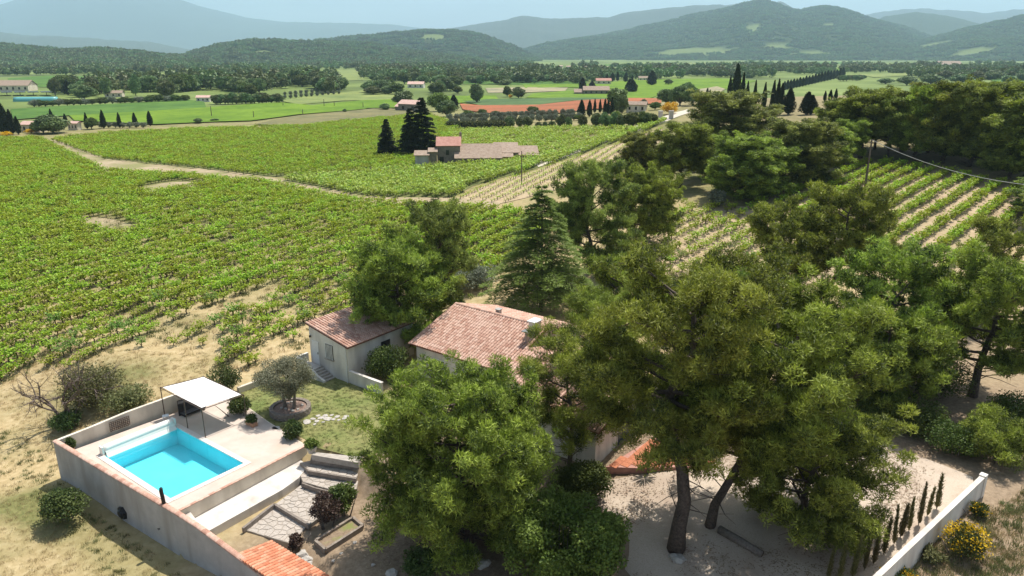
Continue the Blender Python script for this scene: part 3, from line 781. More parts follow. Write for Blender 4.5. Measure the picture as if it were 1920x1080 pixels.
# front wall of terrace with tile edge, ledge below
fw = thing('terrace_front_wall', 'cream retaining wall along the pool terrace front', 'wall', W(4, 9.6, -1.3))
of = np.array(fw.location)
fp = [(*W(-0.6, 9.68)[:2], -0.008, -2.6), (*W(8.8, 9.48)[:2], -0.008, -2.0)]
mb, A, B = wall_run([(q[0] - of[0], q[1] - of[1], q[2] - of[2], q[3] - of[2]) for q in fp], 0.22, 1)
mb.build('rendered_wall', M['cream_render'], fw)
mb = MB()
rp = [(*W(8.7, 9.66)[:2], -0.008, -2.0), (*W(10.0, 2.0)[:2], -0.008, -1.2), (*W(10.2, -2.0)[:2], -0.008, -1.2)]
mb2, _, _ = wall_run([(q[0] - of[0], q[1] - of[1], q[2] - of[2], q[3] - of[2]) for q in [(*W(8.76, 9.44)[:2], -0.006, -1.6), (*W(9.25, 4.6)[:2], -0.006, -1.2), (*W(9.9, 0.4)[:2], -0.006, -1.0)]], 0.08, -1)
mb2.build('return_wall', M['cream_render'], fw)
ed = MB(); ed.box((0, 0, 0), (0.40, 0.20, 0.045)); ed_me = ed.mesh('edge_tile'); ed_me.materials.append(M['tile'])
for k in range(23):
    a = -0.45 + 9.2 * (k + 0.5) / 23
    c = W(a, 9.64 - 0.2 * (a + 0.6) / 9.4, 0.03) - of
    obj('edge_tile', ed_me, None, fw, c, (random.uniform(-.02, .02), random.uniform(-.02, .02), ang_u + random.uniform(-.02, .02)))
lg = thing('concrete_ledge', 'pale concrete ledge below the pool terrace wall', 'ledge', W(4, 10.3, -1.3))
og = np.array(lg.location)
mb = MB(); lp = [W(-0.4, 9.68), W(8.2, 9.52), W(8.1, 10.4), W(6.9, 10.95), W(5.5, 11.15), W(-0.3, 11.25)]
mb.prism([(q - og)[:2] for q in lp], -2.4 - og[2], np.array([-0.92, -0.80, -0.84, -0.98, -1.03, -1.07]) - og[2])
mb.build('slab', M['concrete'], lg)
mb = MB(); mb.prism([(W(a, b) - og)[:2] for a, b in ((-0.35, 9.75), (0.25, 9.75), (0.1, 11.22), (-0.3, 11.22))], -1.3 - og[2], np.array([-0.35, -0.35, -0.85, -0.85]) - og[2]); mb.build('end_buttress', M['concrete'], lg)

# ------------------------------------------------------------------ crazy paving patios and steps
def clip(poly, nx_, ny_, c):
    out = []
    for i in range(len(poly)):
        a, b = poly[i], poly[(i + 1) % len(poly)]
        da, db = a[0] * nx_ + a[1] * ny_ - c, b[0] * nx_ + b[1] * ny_ - c
        if da <= 0: out.append(a)
        if da * db < 0:
            t = da / (da - db); out.append((a[0] + (b[0] - a[0]) * t, a[1] + (b[1] - a[1]) * t))
    return out
def paving(name, poly, z, size, seed, thick=0.05, mat='paving', piece='paving_stone', labels=None):
    rng = np.random.RandomState(seed)
    P = [tuple(q[:2]) for q in poly]
    xs = [q[0] for q in P]; ys = [q[1] for q in P]
    base = struct(name, (lambda m_: (m_.prism(P, z - 1.3, z - 0.02), m_.mesh(name))[1])(MB()), M['joint'], labels)
    pts = []
    for X in np.arange(min(xs), max(xs), size):
        for Y in np.arange(min(ys), max(ys), size):
            q = (X + rng.uniform(0, size), Y + rng.uniform(0, size))
            if in_poly(np.array([q[0]]), np.array([q[1]]), P)[0]: pts.append(q)
    for i, q in enumerate(pts):
        c = P
        for j, r_ in enumerate(pts):
            if i == j or (r_[0]-q[0])**2 + (r_[1]-q[1])**2 > (3.2*size)**2: continue
            nx_, ny_ = r_[0] - q[0], r_[1] - q[1]
            c = clip(c, nx_, ny_, (r_[0]**2 + r_[1]**2 - q[0]**2 - q[1]**2) / 2)
            if len(c) < 3: break
        if len(c) < 3: continue
        ce = np.mean(np.array(c), 0)
        cc = [ce + (np.array(k) - ce) * (1 - 0.035 / max(0.12, np.linalg.norm(np.array(k) - ce))) for k in c]
        m_ = MB(); h = z + rng.uniform(-0.006, 0.010)
        m_.prism([(k - ce) for k in cc], -thick, 0)
        s_ = obj(piece, m_.mesh(piece), M[mat], base, (ce[0], ce[1], h))
    return base
random.seed(3)
P1 = [W(0.5, 11.3), W(4.9, 11.2), W(4.9, 15.4), W(3.9, 15.8)]
up = [G(410, 945, -1.35), G(470, 900, -1.35)]
patio_lo = [G(q[0], q[1], -1.5) for q in ((457, 993), (514, 949), (576, 986), (546, 1019))]
patio_hi = [G(q[0], q[1], -1.32) for q in ((516, 946), (566, 908), (640, 925), (632, 948), (580, 984))]
tread1 = [G(q[0], q[1], -1.0) for q in ((560, 885), (568, 904), (640, 924), (668, 918), (672, 902), (580, 884))]
tread2 = [G(q[0], q[1], -0.68) for q in ((562, 868), (578, 882), (668, 896), (676, 880), (590, 862))]
tread3 = [G(q[0], q[1], -0.36) for q in ((584, 853), (582, 862), (676, 876), (682, 862), (600, 850))]
paving('lower_patio', patio_lo, -1.50, 0.42, 1)
paving('upper_patio', patio_hi, -1.30, 0.42, 2)
paving('garden_step', tread1, -0.98, 0.42, 3)
paving('garden_step', tread2, -0.66, 0.42, 4)
paving('garden_step', tread3, -0.34, 0.42, 5)
def curb(name, label, pts, h, w=0.16):
    c0 = np.mean(np.array(pts), 0)
    t_ = thing(name, label, 'kerb', c0)
    for i in range(len(pts) - 1):
        a, b = np.array(pts[i]), np.array(pts[i + 1]); L = np.linalg.norm((b - a)[:2]); n = max(1, round(L / 0.7))
        for k in range(n):
            c = a + (b - a) * (k + 0.5) / n
            m_ = MB(); m_.box((0, 0, 0), (L / n - 0.015, w, h)); 
            obj('kerb_stone', m_.mesh('kerb_stone'), M['dark_stone'], t_, c - c0 + [0, 0, -h / 2], (0, 0, math.atan2(b[1] - a[1], b[0] - a[0])))
curb('stone_kerb', 'dark stone kerb round the lower crazy paving patio', [G(q[0], q[1], -1.22) for q in ((455, 990), (514, 944), (580, 984))], 0.3)
curb('step_riser', 'dark stone riser between the two patio levels near the bush', [G(q[0], q[1], -0.97) for q in ((566, 905), (590, 914), (640, 926), (664, 921))], 0.3, 0.1)
curb('step_riser', 'dark stone riser in the middle of the garden steps', [G(q[0], q[1], -0.65) for q in ((577, 882), (668, 897))], 0.26, 0.1)
curb('step_riser', 'dark stone riser at the top of the garden steps by the lawn', [G(q[0], q[1], -0.33) for q in ((582, 862), (676, 876))], 0.26, 0.1)
top_slab = thing('stone_slab', 'grey stone slab at the head of the garden steps', 'slab', G(640, 862, 0.02))
c0 = np.array(top_slab.location); m_ = MB(); m_.prism([(G(q[0], q[1], 0.02) - c0)[:2] for q in ((590, 849), (584, 854), (672, 869), (680, 858))], -0.35, 0.05); m_.build('slab', M['stone'], top_slab)
# stepping stones on the lawn
rng = np.random.RandomState(8)
for k, (px, py, r) in enumerate([(575,791,.5),(587,785,.3),(594,789,.3),(601,783,.35),(614,785,.5),(610,779,.3),(625,786,.25),(632,781,.32),(635,787,.2),(646,784,.28),(650,780,.3),(648,790,.22),(596,779,.25),(606,791,.2),(518,802,.4),(590,795,.2),(622,778,.22)]):
    c = G(px, py, 0.0)
    n = 7; m_ = MB(); r *= 0.72
    m_.prism([(r * rng.uniform(0.65, 1.1) * math.cos(2 * math.pi * i / n) * 1.15, r * rng.uniform(0.65, 1.0) * math.sin(2 * math.pi * i / n)) for i in range(n)], -0.05, 0.0)
    o = m_.build('stepping_stone', M['rock'], None, loc=c, rot=(0, 0, rng.uniform(0, 3)))
    tag(o, 'pale irregular stepping stone set in the lawn below the olive tree', 'stepping stone', 'stepping stones in the lawn')
# ------------------------------------------------------------------ roofs of canal tiles
def tile_mesh(name, mat, w=0.25, L=0.46, h=0.085):
    mb = MB(); arch(mb, L, w, h, 4, w * 0.82)
    me = mb.mesh(name); me.materials.append(mat); return me
TILE = tile_mesh('roof_tile', M['tile'])
OTILE = tile_mesh('roof_tile', M['orange_tile'], 0.27, 0.5, 0.10)
def tile_slope(parent, O, e, s, width, length, me, mat, individual, cw=0.27, rp=0.37, seed=0, keep=None, order=None):
    """O: upper left corner (parent space), e along the eave, s down the slope. First `individual` tiles are parts, the rest one mesh."""
    rng = np.random.RandomState(seed)
    e = np.asarray(e, float) / np.linalg.norm(e); s = np.asarray(s, float) / np.linalg.norm(s)
    n = np.cross(s, e); n = n if n[2] > 0 else -n
    nc, nr = int(width / cw), int(length / rp)
    cw_, rp_ = width / nc, length / nr
    cells = []
    for c in range(nc):
        for r in range(nr):
            x, y = (c + 0.5) * cw_, (r + 0.5) * rp_
            if keep is None or keep(x, y): cells.append((x, y))
    if order: cells.sort(key=order)
    src = np.array([q.co for q in me.vertices]); fs = [list(p.vertices) for p in me.polygons]
    V, F, TI, nv = [], [], [], 0
    # local tile: x across, y down slope (narrow end up)
    ex = e if np.dot(np.cross(e, -s), n) > 0 else -e
    for i, (x, y) in enumerate(cells):
        pos = O + e * x + s * y + n * (0.03 + rng.uniform(-0.006, 0.006))
        tilt = 0.045; a = rng.uniform(-0.025, 0.025)
        yy = -s * math.cos(tilt) - n * math.sin(tilt) * -1 * -1
        yy = yy / np.linalg.norm(yy)
        xx = ex * math.cos(a) + yy * math.sin(a); xx = xx - yy * np.dot(xx, yy); xx /= np.linalg.norm(xx)
        zz = np.cross(xx, yy)
        if i < individual:
            o = obj('roof_tile', me, None, parent)
            o.matrix_local = Matrix(((xx[0], yy[0], zz[0], pos[0]), (xx[1], yy[1], zz[1], pos[1]), (xx[2], yy[2], zz[2], pos[2]), (0, 0, 0, 1)))
        else:
            V.append(src @ np.array([xx, yy, zz]) + pos); F += [[k + nv for k in q] for q in fs]; nv += len(src)
            TI.append(np.full(len(src), rng.uniform(0, 1)))
    if V:
        m_ = mk_mesh('roof_tiles_rest', np.vstack(V), F, False, np.concatenate(TI)); m_.materials.append(mat)
        o = obj('roof_tiling', m_, None, parent); o['kind'] = 'stuff'
    return n
def quad_slab(mb, pts, t):
    p = np.asarray(pts, float); n = np.cross(p[1] - p[0], p[2] - p[0]); n /= np.linalg.norm(n)
    if n[2] < 0: p = p[::-1]; n = -n
    k = len(p)
    v = np.vstack([p - n * t, p]); f = [list(range(k - 1, -1, -1)), list(range(k, 2 * k))] + [[i, (i + 1) % k, (i + 1) % k + k, i + k] for i in range(k)]
    mb.add(v, f)

# ------------------------------------------------------------------ garage
C0 = np.array([-13.01, 53.81]); 
def GR(u, v, z): 
    p = C0 + u * U2 + v * V2
    return np.array([p[0] - C0[0], p[1] - C0[1], z])
gar = thing('garage', 'small white garage with single pitch tiled roof behind the olive tree', 'garage', (C0[0], C0[1], 0))
gw, gd = 4.6, 7.4
zl, zr = 4.0, 3.1
mb = MB(); mb.prism([GR(0, -gw, 0)[:2], GR(0, 0, 0)[:2], GR(gd, 0, 0)[:2], GR(gd, -gw, 0)[:2]], -0.6, np.array([zl, zr, zr, zl]) - 0.13)
mb.build('wall', M['white_render'], gar)
roof = MB(); quad_slab(roof, [GR(-0.14, -gw - 0.2, zl + 0.04), GR(-0.14, 0.25, zr - 0.05), GR(gd + 0.1, 0.25, zr - 0.05), GR(gd + 0.1, -gw - 0.2, zl + 0.04)], 0.1)
gro = roof.build('roof', M['tile_under'], gar)
sl = GR(0, 0.25, zr - 0.05) - GR(0, -gw - 0.2, zl + 0.04)
tile_slope(gro, GR(-0.16, -gw - 0.2, zl + 0.04), GR(1, 0, 0), sl, gd + 0.26, np.linalg.norm(sl), TILE, M['tile'], 240, seed=1, order=lambda q: q[0])
E_G = np.array([GR(0, 1, 0), GR(1, 0, 0), [0, 0, 1]]); 
def gbox(name, v0, v1, z0, z1, u0, u1, mat, par=gar):
    m_ = MB(); m_.prism([GR(u0, v0, 0)[:2], GR(u0, v1, 0)[:2], GR(u1, v1, 0)[:2], GR(u1, v0, 0)[:2]], z0, z1); return m_.build(name, mat, par)
dr = gbox('door', -4.3, -3.5, 0.62, 2.62, -0.04, 0.05, M['white_paint'])
gbox('handle', -3.62, -3.56, 1.55, 1.72, -0.09, -0.042, M['grey_metal'], dr)
wn_ = gbox('window', -2.62, -1.72, 1.5, 2.72, -0.02, 0.05, M['dark_glass'])
for k in range(6): gbox('window_bar', -2.60 + k * 0.158, -2.54 + k * 0.158, 1.5, 2.72, -0.10, -0.06, M['white_paint'], wn_)
gbox('window_sill', -2.72, -1.62, 1.40, 1.49, -0.14, 0.04, M['stone'], wn_)
mb = MB(); mb.tube([GR(-0.07, -0.12, -0.05), GR(-0.07, -0.12, 2.9)], 0.05, 8); mb.build('drain_pipe', M['white_paint'], gar)
mb = MB(); mb.lathe(GR(-0.1, -4.4, 2.95), [(0.06, -0.1), (0.1, 0), (0.06, 0.1)], 8); mb.build('wall_lamp', M['black_plastic'], gar)
gs = gbox('window', -0.01, 0.04, 1.6, 2.3, 3.6, 4.6, M['dark_glass'])
# stair and parapet
str_ = thing('garage_stairs', 'concrete stairs with curved white parapet up to the garage door', 'stairs', (C0[0], C0[1], 0))
for k in range(5):
    gbox('step', -3.2 + 0.32 * k, -2.88 + 0.32 * k, -0.3, 0.5 - 0.115 * k, -1.05, -0.05, M['stone'], str_)
gbox('landing', -4.9, -3.205, -0.3, 0.61, -1.05, -0.06, M['concrete'], str_)
par = [(-5.0, 1.35), (-4.3, 1.35), (-3.9, 1.25), (-3.4, 1.0), (-2.9, 0.62), (-2.4, 0.35), (-1.9, 0.2), (-1.6, 0.12)]
mb = MB()
for i in range(len(par) - 1):
    (a, za), (b, zb) = par[i], par[i + 1]
    mb.prism([GR(-1.25, a, 0)[:2], GR(-1.25, b, 0)[:2], GR(-1.06, b, 0)[:2], GR(-1.06, a, 0)[:2]], -0.3, np.array([za, zb, zb, za]))
mb.build('parapet', M['white_render'], str_)
gbox('end_parapet', -5.1, -4.92, -0.3, 1.35, -1.05, 0.0, M['white_render'], str_)
lw = thing('garden_wall', 'low white wall running from the garage corner beside the lawn', 'wall', (C0[0], C0[1], 0))
gbox('rendered_wall', 0.02, 3.7, -0.3, 0.95, 0.0, 0.2, M['white_render'], lw)
gbox('wall_cap', 0.02, 3.75, 0.952, 1.0, -0.03, 0.23, M['white_render'], lw)

# ------------------------------------------------------------------ house
H0 = np.array([-4.82, 59.89])
def HR(u, v, z):
    p = u * U2 + v * V2
    return np.array([p[0], p[1], z])
hou = thing('house', 'single storey white villa with pink canal tile roof among pines', 'house', (H0[0], H0[1], 0))
def hbox(name, u0, u1, v0, v1, z0, z1, mat, par=hou):
    m_ = MB(); m_.prism([HR(u0, v0, 0)[:2], HR(u0, v1, 0)[:2], HR(u1, v1, 0)[:2], HR(u1, v0, 0)[:2]], z0, z1); return m_.build(name, mat, par)
RD, RW, ZE, ZR = 5.75, 9.6, 2.75, 4.55
mb = MB()
mb.prism([HR(-RD + .45, .3, 0)[:2], HR(-RD + .45, RW - .2, 0)[:2], HR(RD - .45, RW - .2, 0)[:2], HR(RD - .45, .3, 0)[:2]], -1.5, ZE - 0.05)
for v_ in (.3, RW - .2):
    mb.add([HR(-RD + .45, v_, ZE - .05), HR(RD - .45, v_, ZE - .05), HR(0, v_, ZR - .16)], [[0, 1, 2], [2, 1, 0]])
mb.build('wall', M['white_render'], hou)
for sgn, nm, ind in ((-1, 'front', 300), (1, 'back', 0)):
    rf = MB(); quad_slab(rf, [HR(0, 0, ZR), HR(0, RW, ZR), HR(sgn * RD, RW, ZE), HR(sgn * RD, 0, ZE)], 0.12)
    ro = rf.build('roof', M['tile_under'], hou)
    s_ = HR(sgn * RD, 0, ZE) - HR(0, 0, ZR)
    tile_slope(ro, HR(0, 0, ZR), HR(0, 1, 0), s_, RW, np.linalg.norm(s_), TILE, M['tile'], ind, seed=4 + sgn, order=lambda q: q[1] + 0.3 * q[0])
rdg = MB()
rt = MB(); arch(rt, 0.46, 0.34, 0.13, 6); rt_me = rt.mesh('ridge_tile'); rt_me.materials.append(M['tile'])
for k in range(24):
    obj('ridge_tile', rt_me, None, hou, HR(0, 0.2 + k * 0.4, ZR + 0.03), (0, 0, ang_v - math.pi / 2))
for k in range(15):
    for sgn in (-1, 1):
        p_ = HR(sgn * (0.2 + k * 0.39), 0.02, ZR + 0.05 - (ZR - ZE) / RD * (0.2 + k * 0.39))
        o = obj('verge_tile', rt_me, None, hou, p_); o.rotation_mode = 'QUATERNION'
        o.rotation_quaternion = Vector(HR(sgn, 0, -(ZR - ZE) / RD)).to_track_quat('Y', 'Z'); o.scale = (0.7, 1, 0.7)
# right wing, lower
ZW, ZWR = 2.45, 3.7
wu0, wu1, wv0, wv1 = -8.4, 2.6, RW - .15, 19.0
wm = (wu0 + wu1) / 2
hbox('wing_wall', wu0, wu1, wv0, wv1, -1.6, ZW - 0.04, M['white_render'])
mb = MB(); mb.add([HR(wu0, wv1 - .003, ZW - .045), HR(wu1, wv1 - .003, ZW - .045), HR(wm, wv1 - .003, ZWR - .15)], [[0, 1, 2], [2, 1, 0]]); mb.build('wing_gable', M['white_render'], hou)
hw = (wu1 - wu0) / 2 + 0.4
for sgn in (-1, 1):
    rf = MB(); quad_slab(rf, [HR(wm, wv0 + .2, ZWR), HR(wm, wv1 + .4, ZWR), HR(wm + sgn * hw, wv1 + .4, ZW - .08), HR(wm + sgn * hw, wv0 + .2, ZW - .08)], 0.1)
    ro = rf.build('wing_roof', M['tile_under'], hou)
    s_ = HR(sgn * hw, 0, ZW - .08 - ZWR)
    tile_slope(ro, HR(wm, wv0 + .2, ZWR), HR(0, 1, 0), s_, wv1 - wv0 + .2, np.linalg.norm(s_), TILE, M['tile'], 0, seed=9 + sgn)
for k in range(24): obj('ridge_tile', rt_me, None, hou, HR(wm, wv0 + 0.5 + k * 0.39, ZWR + 0.03), (0, 0, ang_v - math.pi / 2))
def hwin(u, v, z0, z1, w, face):
    if face == 'front':
        f_ = hbox('window', u - 0.05, u + 0.05, v, v + w, z0, z1, M['white_paint']); hbox('pane', u - 0.07, u - 0.052, v + .07, v + w - .07, z0 + .07, z1 - .07, M['pane_glass'], f_)
    else:
        f_ = hbox('window', u, u + w, v - 0.05, v + 0.05, z0, z1, M['white_paint']); hbox('pane', u + .07, u + w - .07, v + 0.052, v + 0.07, z0 + .07, z1 - .07, M['pane_glass'], f_)
hwin(-RD + .45, 2.2, 0.4, 1.9, 1.2, 'front'); hwin(-RD + .45, 5.6, 0.4, 1.9, 1.2, 'front'); hwin(-5.6, wv1, -0.5, 1.7, 1.8, 'side'); hwin(-1.5, wv1, 0.2, 1.6, 1.2, 'side'); hwin(wu0, 12.5, 0.3, 1.6, 1.1, 'front')
mb = MB(); mb.box(HR(-1.0, 9.0, 4.5), (0.6, 0.85, 1.5), rz=ang_v); ch = mb.build('chimney', M['white_render'], hou)
mb = MB(); mb.box(HR(-1.0, 9.0, 5.32), (0.8, 1.05, 0.07), rz=ang_v); mb.build('chimney_cap', M['white_paint'], ch)
mb = MB(); mb.tube([HR(-2.2, 9.1, 3.6), HR(-2.2, 9.1, 4.75)], 0.16, 10); mb.build('metal_flue', M['grey_metal'], hou)
mb = MB(); mb.box(HR(-2.2, 9.1, 4.82), (0.62, 0.62, 0.08), rz=ang_v); mb.build('flue_cap', M['grey_metal'], hou)
mb = MB(); mb.box(HR(0.45, 4.3, 4.55), (0.36, 0.36, 0.55), rz=ang_v); vt = mb.build('roof_vent', M['zinc'], hou)
mb = MB(); mb.box(HR(0.45, 4.3, 4.87), (0.5, 0.5, 0.05), rz=ang_v); mb.build('vent_cap', M['zinc'], vt)
# terracotta terrace
TT = [T(1135, 890)[:2], T(1200, 888)[:2], T(1290, 880)[:2], T(1345, 868)[:2], T(1330, 845)[:2], T(1230, 820)[:2], T(1190, 846)[:2]]
zz_t = float(max(hgt(q[0], q[1]) for q in TT)) + 0.05
tb = struct('terracotta_terrace', (lambda m_: (m_.prism(TT, zz_t - 0.5, zz_t), m_.mesh('terracotta_terrace'))[1])(MB()), M['red_old_tile'])
ft = MB(); ft.box((0, 0, 0), (0.508, 0.508, 0.03)); ft_me = ft.mesh('floor_tile'); ft_me.materials.append(M['terracotta_floor'])
n_ = 0
for i in range(-30, 30):
    for j in range(-30, 30):
        c = np.array([8.5, 43.0]) + i * 0.52 * U2 + j * 0.52 * V2
        ok = all(in_poly(np.array([c[0] + dx]), np.array([c[1] + dy]), TT)[0] for dx, dy in ((.1, .1), (-.1, .1), (.1, -.1), (-.1, -.1)))
        if ok and n_ < 300:
            obj('floor_tile', ft_me, None, tb, (c[0], c[1], zz_t + 0.014), (0, 0, ang_v)); n_ += 1

# ------------------------------------------------------------------ lean-to roof at the bottom edge
q1, q2, q3 = G(440, 1042, -0.72), G(514, 1022, -1.12), G(612, 1082, -1.12)
lean = thing('lean_to_shed', 'orange clay tile lean-to roof against the inside of the long wall', 'shed', (q1[0], q1[1], -2.0))
ol_ = np.array(lean.location)
e_ = V2 / np.linalg.norm(V2); e3 = np.array([e_[0], e_[1], 0]); s3 = q2 - q1
s3 = np.array([U2[0], U2[1], 0]) * np.linalg.norm(s3[:2]) + np.array([0, 0, -0.42])
wid = 6.0
m_ = MB(); quad_slab(m_, [q1 - ol_, q1 - ol_ + e3 * wid, q1 - ol_ + e3 * wid + s3, q1 - ol_ + s3], 0.08)
lr = m_.build('roof', M['tile_under'], lean)
tile_slope(lr, q1 - ol_, e3, s3, wid, np.linalg.norm(s3), OTILE, M['orange_tile'], 280, 0.25, 0.36, seed=7)
m_ = MB(); b0 = q1 - ol_ + s3 * 0.9 + e3 * 0.1; m_.prism([b0[:2], (b0 + e3 * (wid - 0.2))[:2], (b0 + e3 * (wid - 0.2) - s3 * 0.08)[:2], (b0 - s3 * 0.08)[:2]], -0.6, s3[2] * 0.9 + (q1 - ol_)[2] - 0.1); m_.build('front_wall', M['cream_render'], lean)
m_ = MB(); b0 = q1 - ol_ + e3 * 0.1; m_.prism([b0[:2], (b0 + s3 * .9)[:2], (b0 + s3 * .9 + e3 * .12)[:2], (b0 + e3 * .12)[:2]], -0.6, np.array([-0.05, s3[2] * .9 - .1, s3[2] * .9 - .1, -0.05]) + (q1 - ol_)[2] - 0.06); m_.build('end_wall', M['cream_render'], lean)

# raised bed
bd = [T(592, 1022), T(662, 978), T(681, 993), T(611, 1038)]
bc = np.mean(np.array(bd), 0)
zb = float(hgt(bc[0], bc[1]))
bed = thing('raised_bed', 'rectangular raised planting bed edged with dark timber sleepers', 'planter', (bc[0], bc[1], zb))
for i in range(4):
    a, b = np.array(bd[i][:2]) - bc[:2], np.array(bd[(i + 1) % 4][:2]) - bc[:2]
    d = b - a; Ln = np.linalg.norm(d)
    for lv in range(2):
        m_ = MB(); m_.box((0, 0, 0), (Ln - (0.02 if lv else 0.18), 0.16, 0.185)); obj('sleeper', m_.mesh('sleeper'), M['sleeper'], bed, (*(a + b) / 2, 0.06 + 0.19 * lv), (0, 0, math.atan2(d[1], d[0])))
m_ = MB(); m_.prism([np.array(q[:2]) - bc[:2] for q in bd], -0.2, 0.17); m_.build('soil', M['soil_bed'], bed)

# ------------------------------------------------------------------ pergola, stool, lounger, pots
pg = thing('canopy_shelter', 'white fabric canopy on slim brown metal posts beside the pool', 'canopy', W(6.9, 0.4, 0))
op = np.array(pg.location)
PT = {'a': (5.35, 3.05, 2.12), 'b': (5.35, -2.2, 2.25), 'c': (8.5, -1.9, 2.05), 'd': (8.5, 3.15, 2.0)}
def PP(k, dz=0): return W(*PT[k]) - op + [0, 0, dz]
for k in 'abcd':
    m_ = MB(); t_ = PP(k); m_.tube([[t_[0], t_[1], 0.0], t_ + [0, 0, 0.05]], 0.035, 6); m_.build('post', M['brown_metal'], pg)
t_ = (PP('a') * 0.58 + PP('b') * 0.42); m_ = MB(); m_.tube([[t_[0], t_[1], 0.0], t_], 0.035, 6); m_.build('post', M['brown_metal'], pg)
for a, b in ('ab', 'bc', 'cd', 'da'):
    m_ = MB(); m_.tube([PP(a), PP(b)], 0.03, 6); m_.build('frame_rail', M['brown_metal'], pg)
n = 10; v = []
for lay in (0.0, -0.012):
    for i in range(n + 1):
        for j in range(n + 1):
            s, t = 0.03 + 0.94 * i / n, 0.03 + 0.94 * j / n
            p_ = (PP('a') * (1 - s) + PP('b') * s) * (1 - t) + (PP('d') * (1 - s) + PP('c') * s) * t
            v.append(p_ + [0, 0, 0.05 + lay - 0.10 * math.sin(math.pi * s) * math.sin(math.pi * t) + 0.012 * math.sin(9 * s + 4 * t)])
N1 = (n + 1) ** 2
f = []
for i in range(n):
    for j in range(n):
        a = i * (n + 1) + j
        f += [[a, a + 1, a + n + 2, a + n + 1], [N1 + a, N1 + a + n + 1, N1 + a + n + 2, N1 + a + 1]]
obj('canopy', mk_mesh('canopy', np.array(v), np.array(f), True), M['canvas'], pg)
stl = thing('stool', 'small white plastic stool between the pool cover and the wall', 'stool', G(312, 790, 0))
m_ = MB(); m_.box((0, 0, 0.44), (0.44, 0.40, 0.05), rz=0.5); m_.build('seat', M['white_paint'], stl)
for sx in (-1, 1):
    for sy in (-1, 1):
        m_ = MB(); c_, s_ = math.cos(.5), math.sin(.5); x, y = sx * .17, sy * .15
        m_.tube([[(x * 1.15) * c_ - (y * 1.15) * s_, (x * 1.15) * s_ + (y * 1.15) * c_, 0], [x * c_ - y * s_, x * s_ + y * c_, 0.42]], 0.032, 6); m_.build('leg', M['white_paint'], stl)
lo = thing('folded_lounger', 'black folded sun lounger leaning under the white canopy', 'lounger', W(6.9, -1.6, 0), ang_u)
m_ = MB(); m_.add([[-0.95, -0.3, 0.02], [0.95, -0.3, 0.02], [0.75, 0.45, 0.85], [-0.55, 0.45, 0.85], [-0.95, -0.22, 0.0], [0.95, -0.22, 0.0], [0.75, 0.53, 0.83], [-0.55, 0.53, 0.83]], [[0, 1, 2, 3], [7, 6, 5, 4], [0, 4, 5, 1], [1, 5, 6, 2], [2, 6, 7, 3], [3, 7, 4, 0]]); m_.build('backrest', M['black_plastic'], lo)
m_ = MB(); m_.box((0, -0.55, 0.2), (1.7, 0.6, 0.07)); m_.build('seat', M['black_plastic'], lo)
for x in (-.75, .75):
    m_ = MB(); m_.box((x, -0.55, 0.085), (0.06, 0.5, 0.165)); m_.build('leg', M['black_plastic'], lo)

# right boundary wall
ra, rb = G(1636, 1082, 1.35), G(1838, 893, 1.35)
dv = (rb - ra) / np.linalg.norm(rb - ra); ra = ra - dv * 5
bwz = thing('boundary_wall', 'white rendered boundary wall beside the gravel drive', 'wall', (*((ra + rb) / 2)[:2], -0.3))
ob = np.array(bwz.location)
nr_ = np.array([dv[1], -dv[0], 0])
m_ = MB(); m_.prism([(ra - ob)[:2], (rb - ob)[:2], (rb + nr_ * .22 - ob)[:2], (ra + nr_ * .22 - ob)[:2]], -1.6, 1.62); m_.build('rendered_wall', M['white_render'], bwz)
m_ = MB(); m_.prism([(ra - nr_ * .03 - ob)[:2], (rb - nr_ * .03 - ob)[:2], (rb + nr_ * .25 - ob)[:2], (ra + nr_ * .25 - ob)[:2]], 1.622, 1.66); m_.build('wall_cap', M['concrete'], bwz)
m_ = MB(); m_.box((rb + dv * 0.2 + nr_ * 0.1 - ob) - [0, 0, 1.1], (0.4, 0.36, 2.4), rz=math.atan2(dv[1], dv[0])); m_.build('end_pillar', M['white_render'], bwz)
RWALL = (ra, rb, dv, nr_)
# low garden kerb wall between canopy and lawn
kw = thing('low_wall', 'low stone wall at the lawn edge behind the olive tree', 'wall', G(475, 722, 0.1))
ok_ = np.array(kw.location); a, b = G(448, 735, 0.1) - ok_, G(510, 712, 0.1) - ok_
m_ = MB(); d = (b - a) / np.linalg.norm(b - a); nn = np.array([-d[1], d[0], 0]) * 0.25; m_.prism([a[:2], b[:2], (b + nn)[:2], (a + nn)[:2]], -0.6, 0.35); m_.build('stones', M['cream_render'], kw)
# ------------------------------------------------------------------ plants: generators
def unit(v): return v / (np.linalg.norm(v, axis=-1, keepdims=True) + 1e-9)
def leaves(pos, dr, L, Wd, tint, rng, quad=False, up=None):
    n = len(pos)
    dr = unit(dr)
    side = unit(np.cross(dr, rng.normal(size=(n, 3)) if up is None else up + 0.5 * rng.normal(size=(n, 3))))
    L = np.broadcast_to(L, n)[:, None]; Wd = np.broadcast_to(Wd, n)[:, None]
    if quad:
        v = np.stack([pos, pos + dr * L * 0.5 + side * Wd, pos + dr * L, pos + dr * L * 0.5 - side * Wd], 1)
    else:
        v = np.stack([pos - side * Wd, pos + side * Wd, pos + dr * L], 1)
    k = v.shape[1]
    return v.reshape(-1, 3), np.arange(n * k).reshape(n, k), np.repeat(tint, k)
def bezier(a, m, b, n):
    t = np.linspace(0, 1, n)[:, None]
    return (1 - t) ** 2 * a + 2 * t * (1 - t) * m + t * t * b
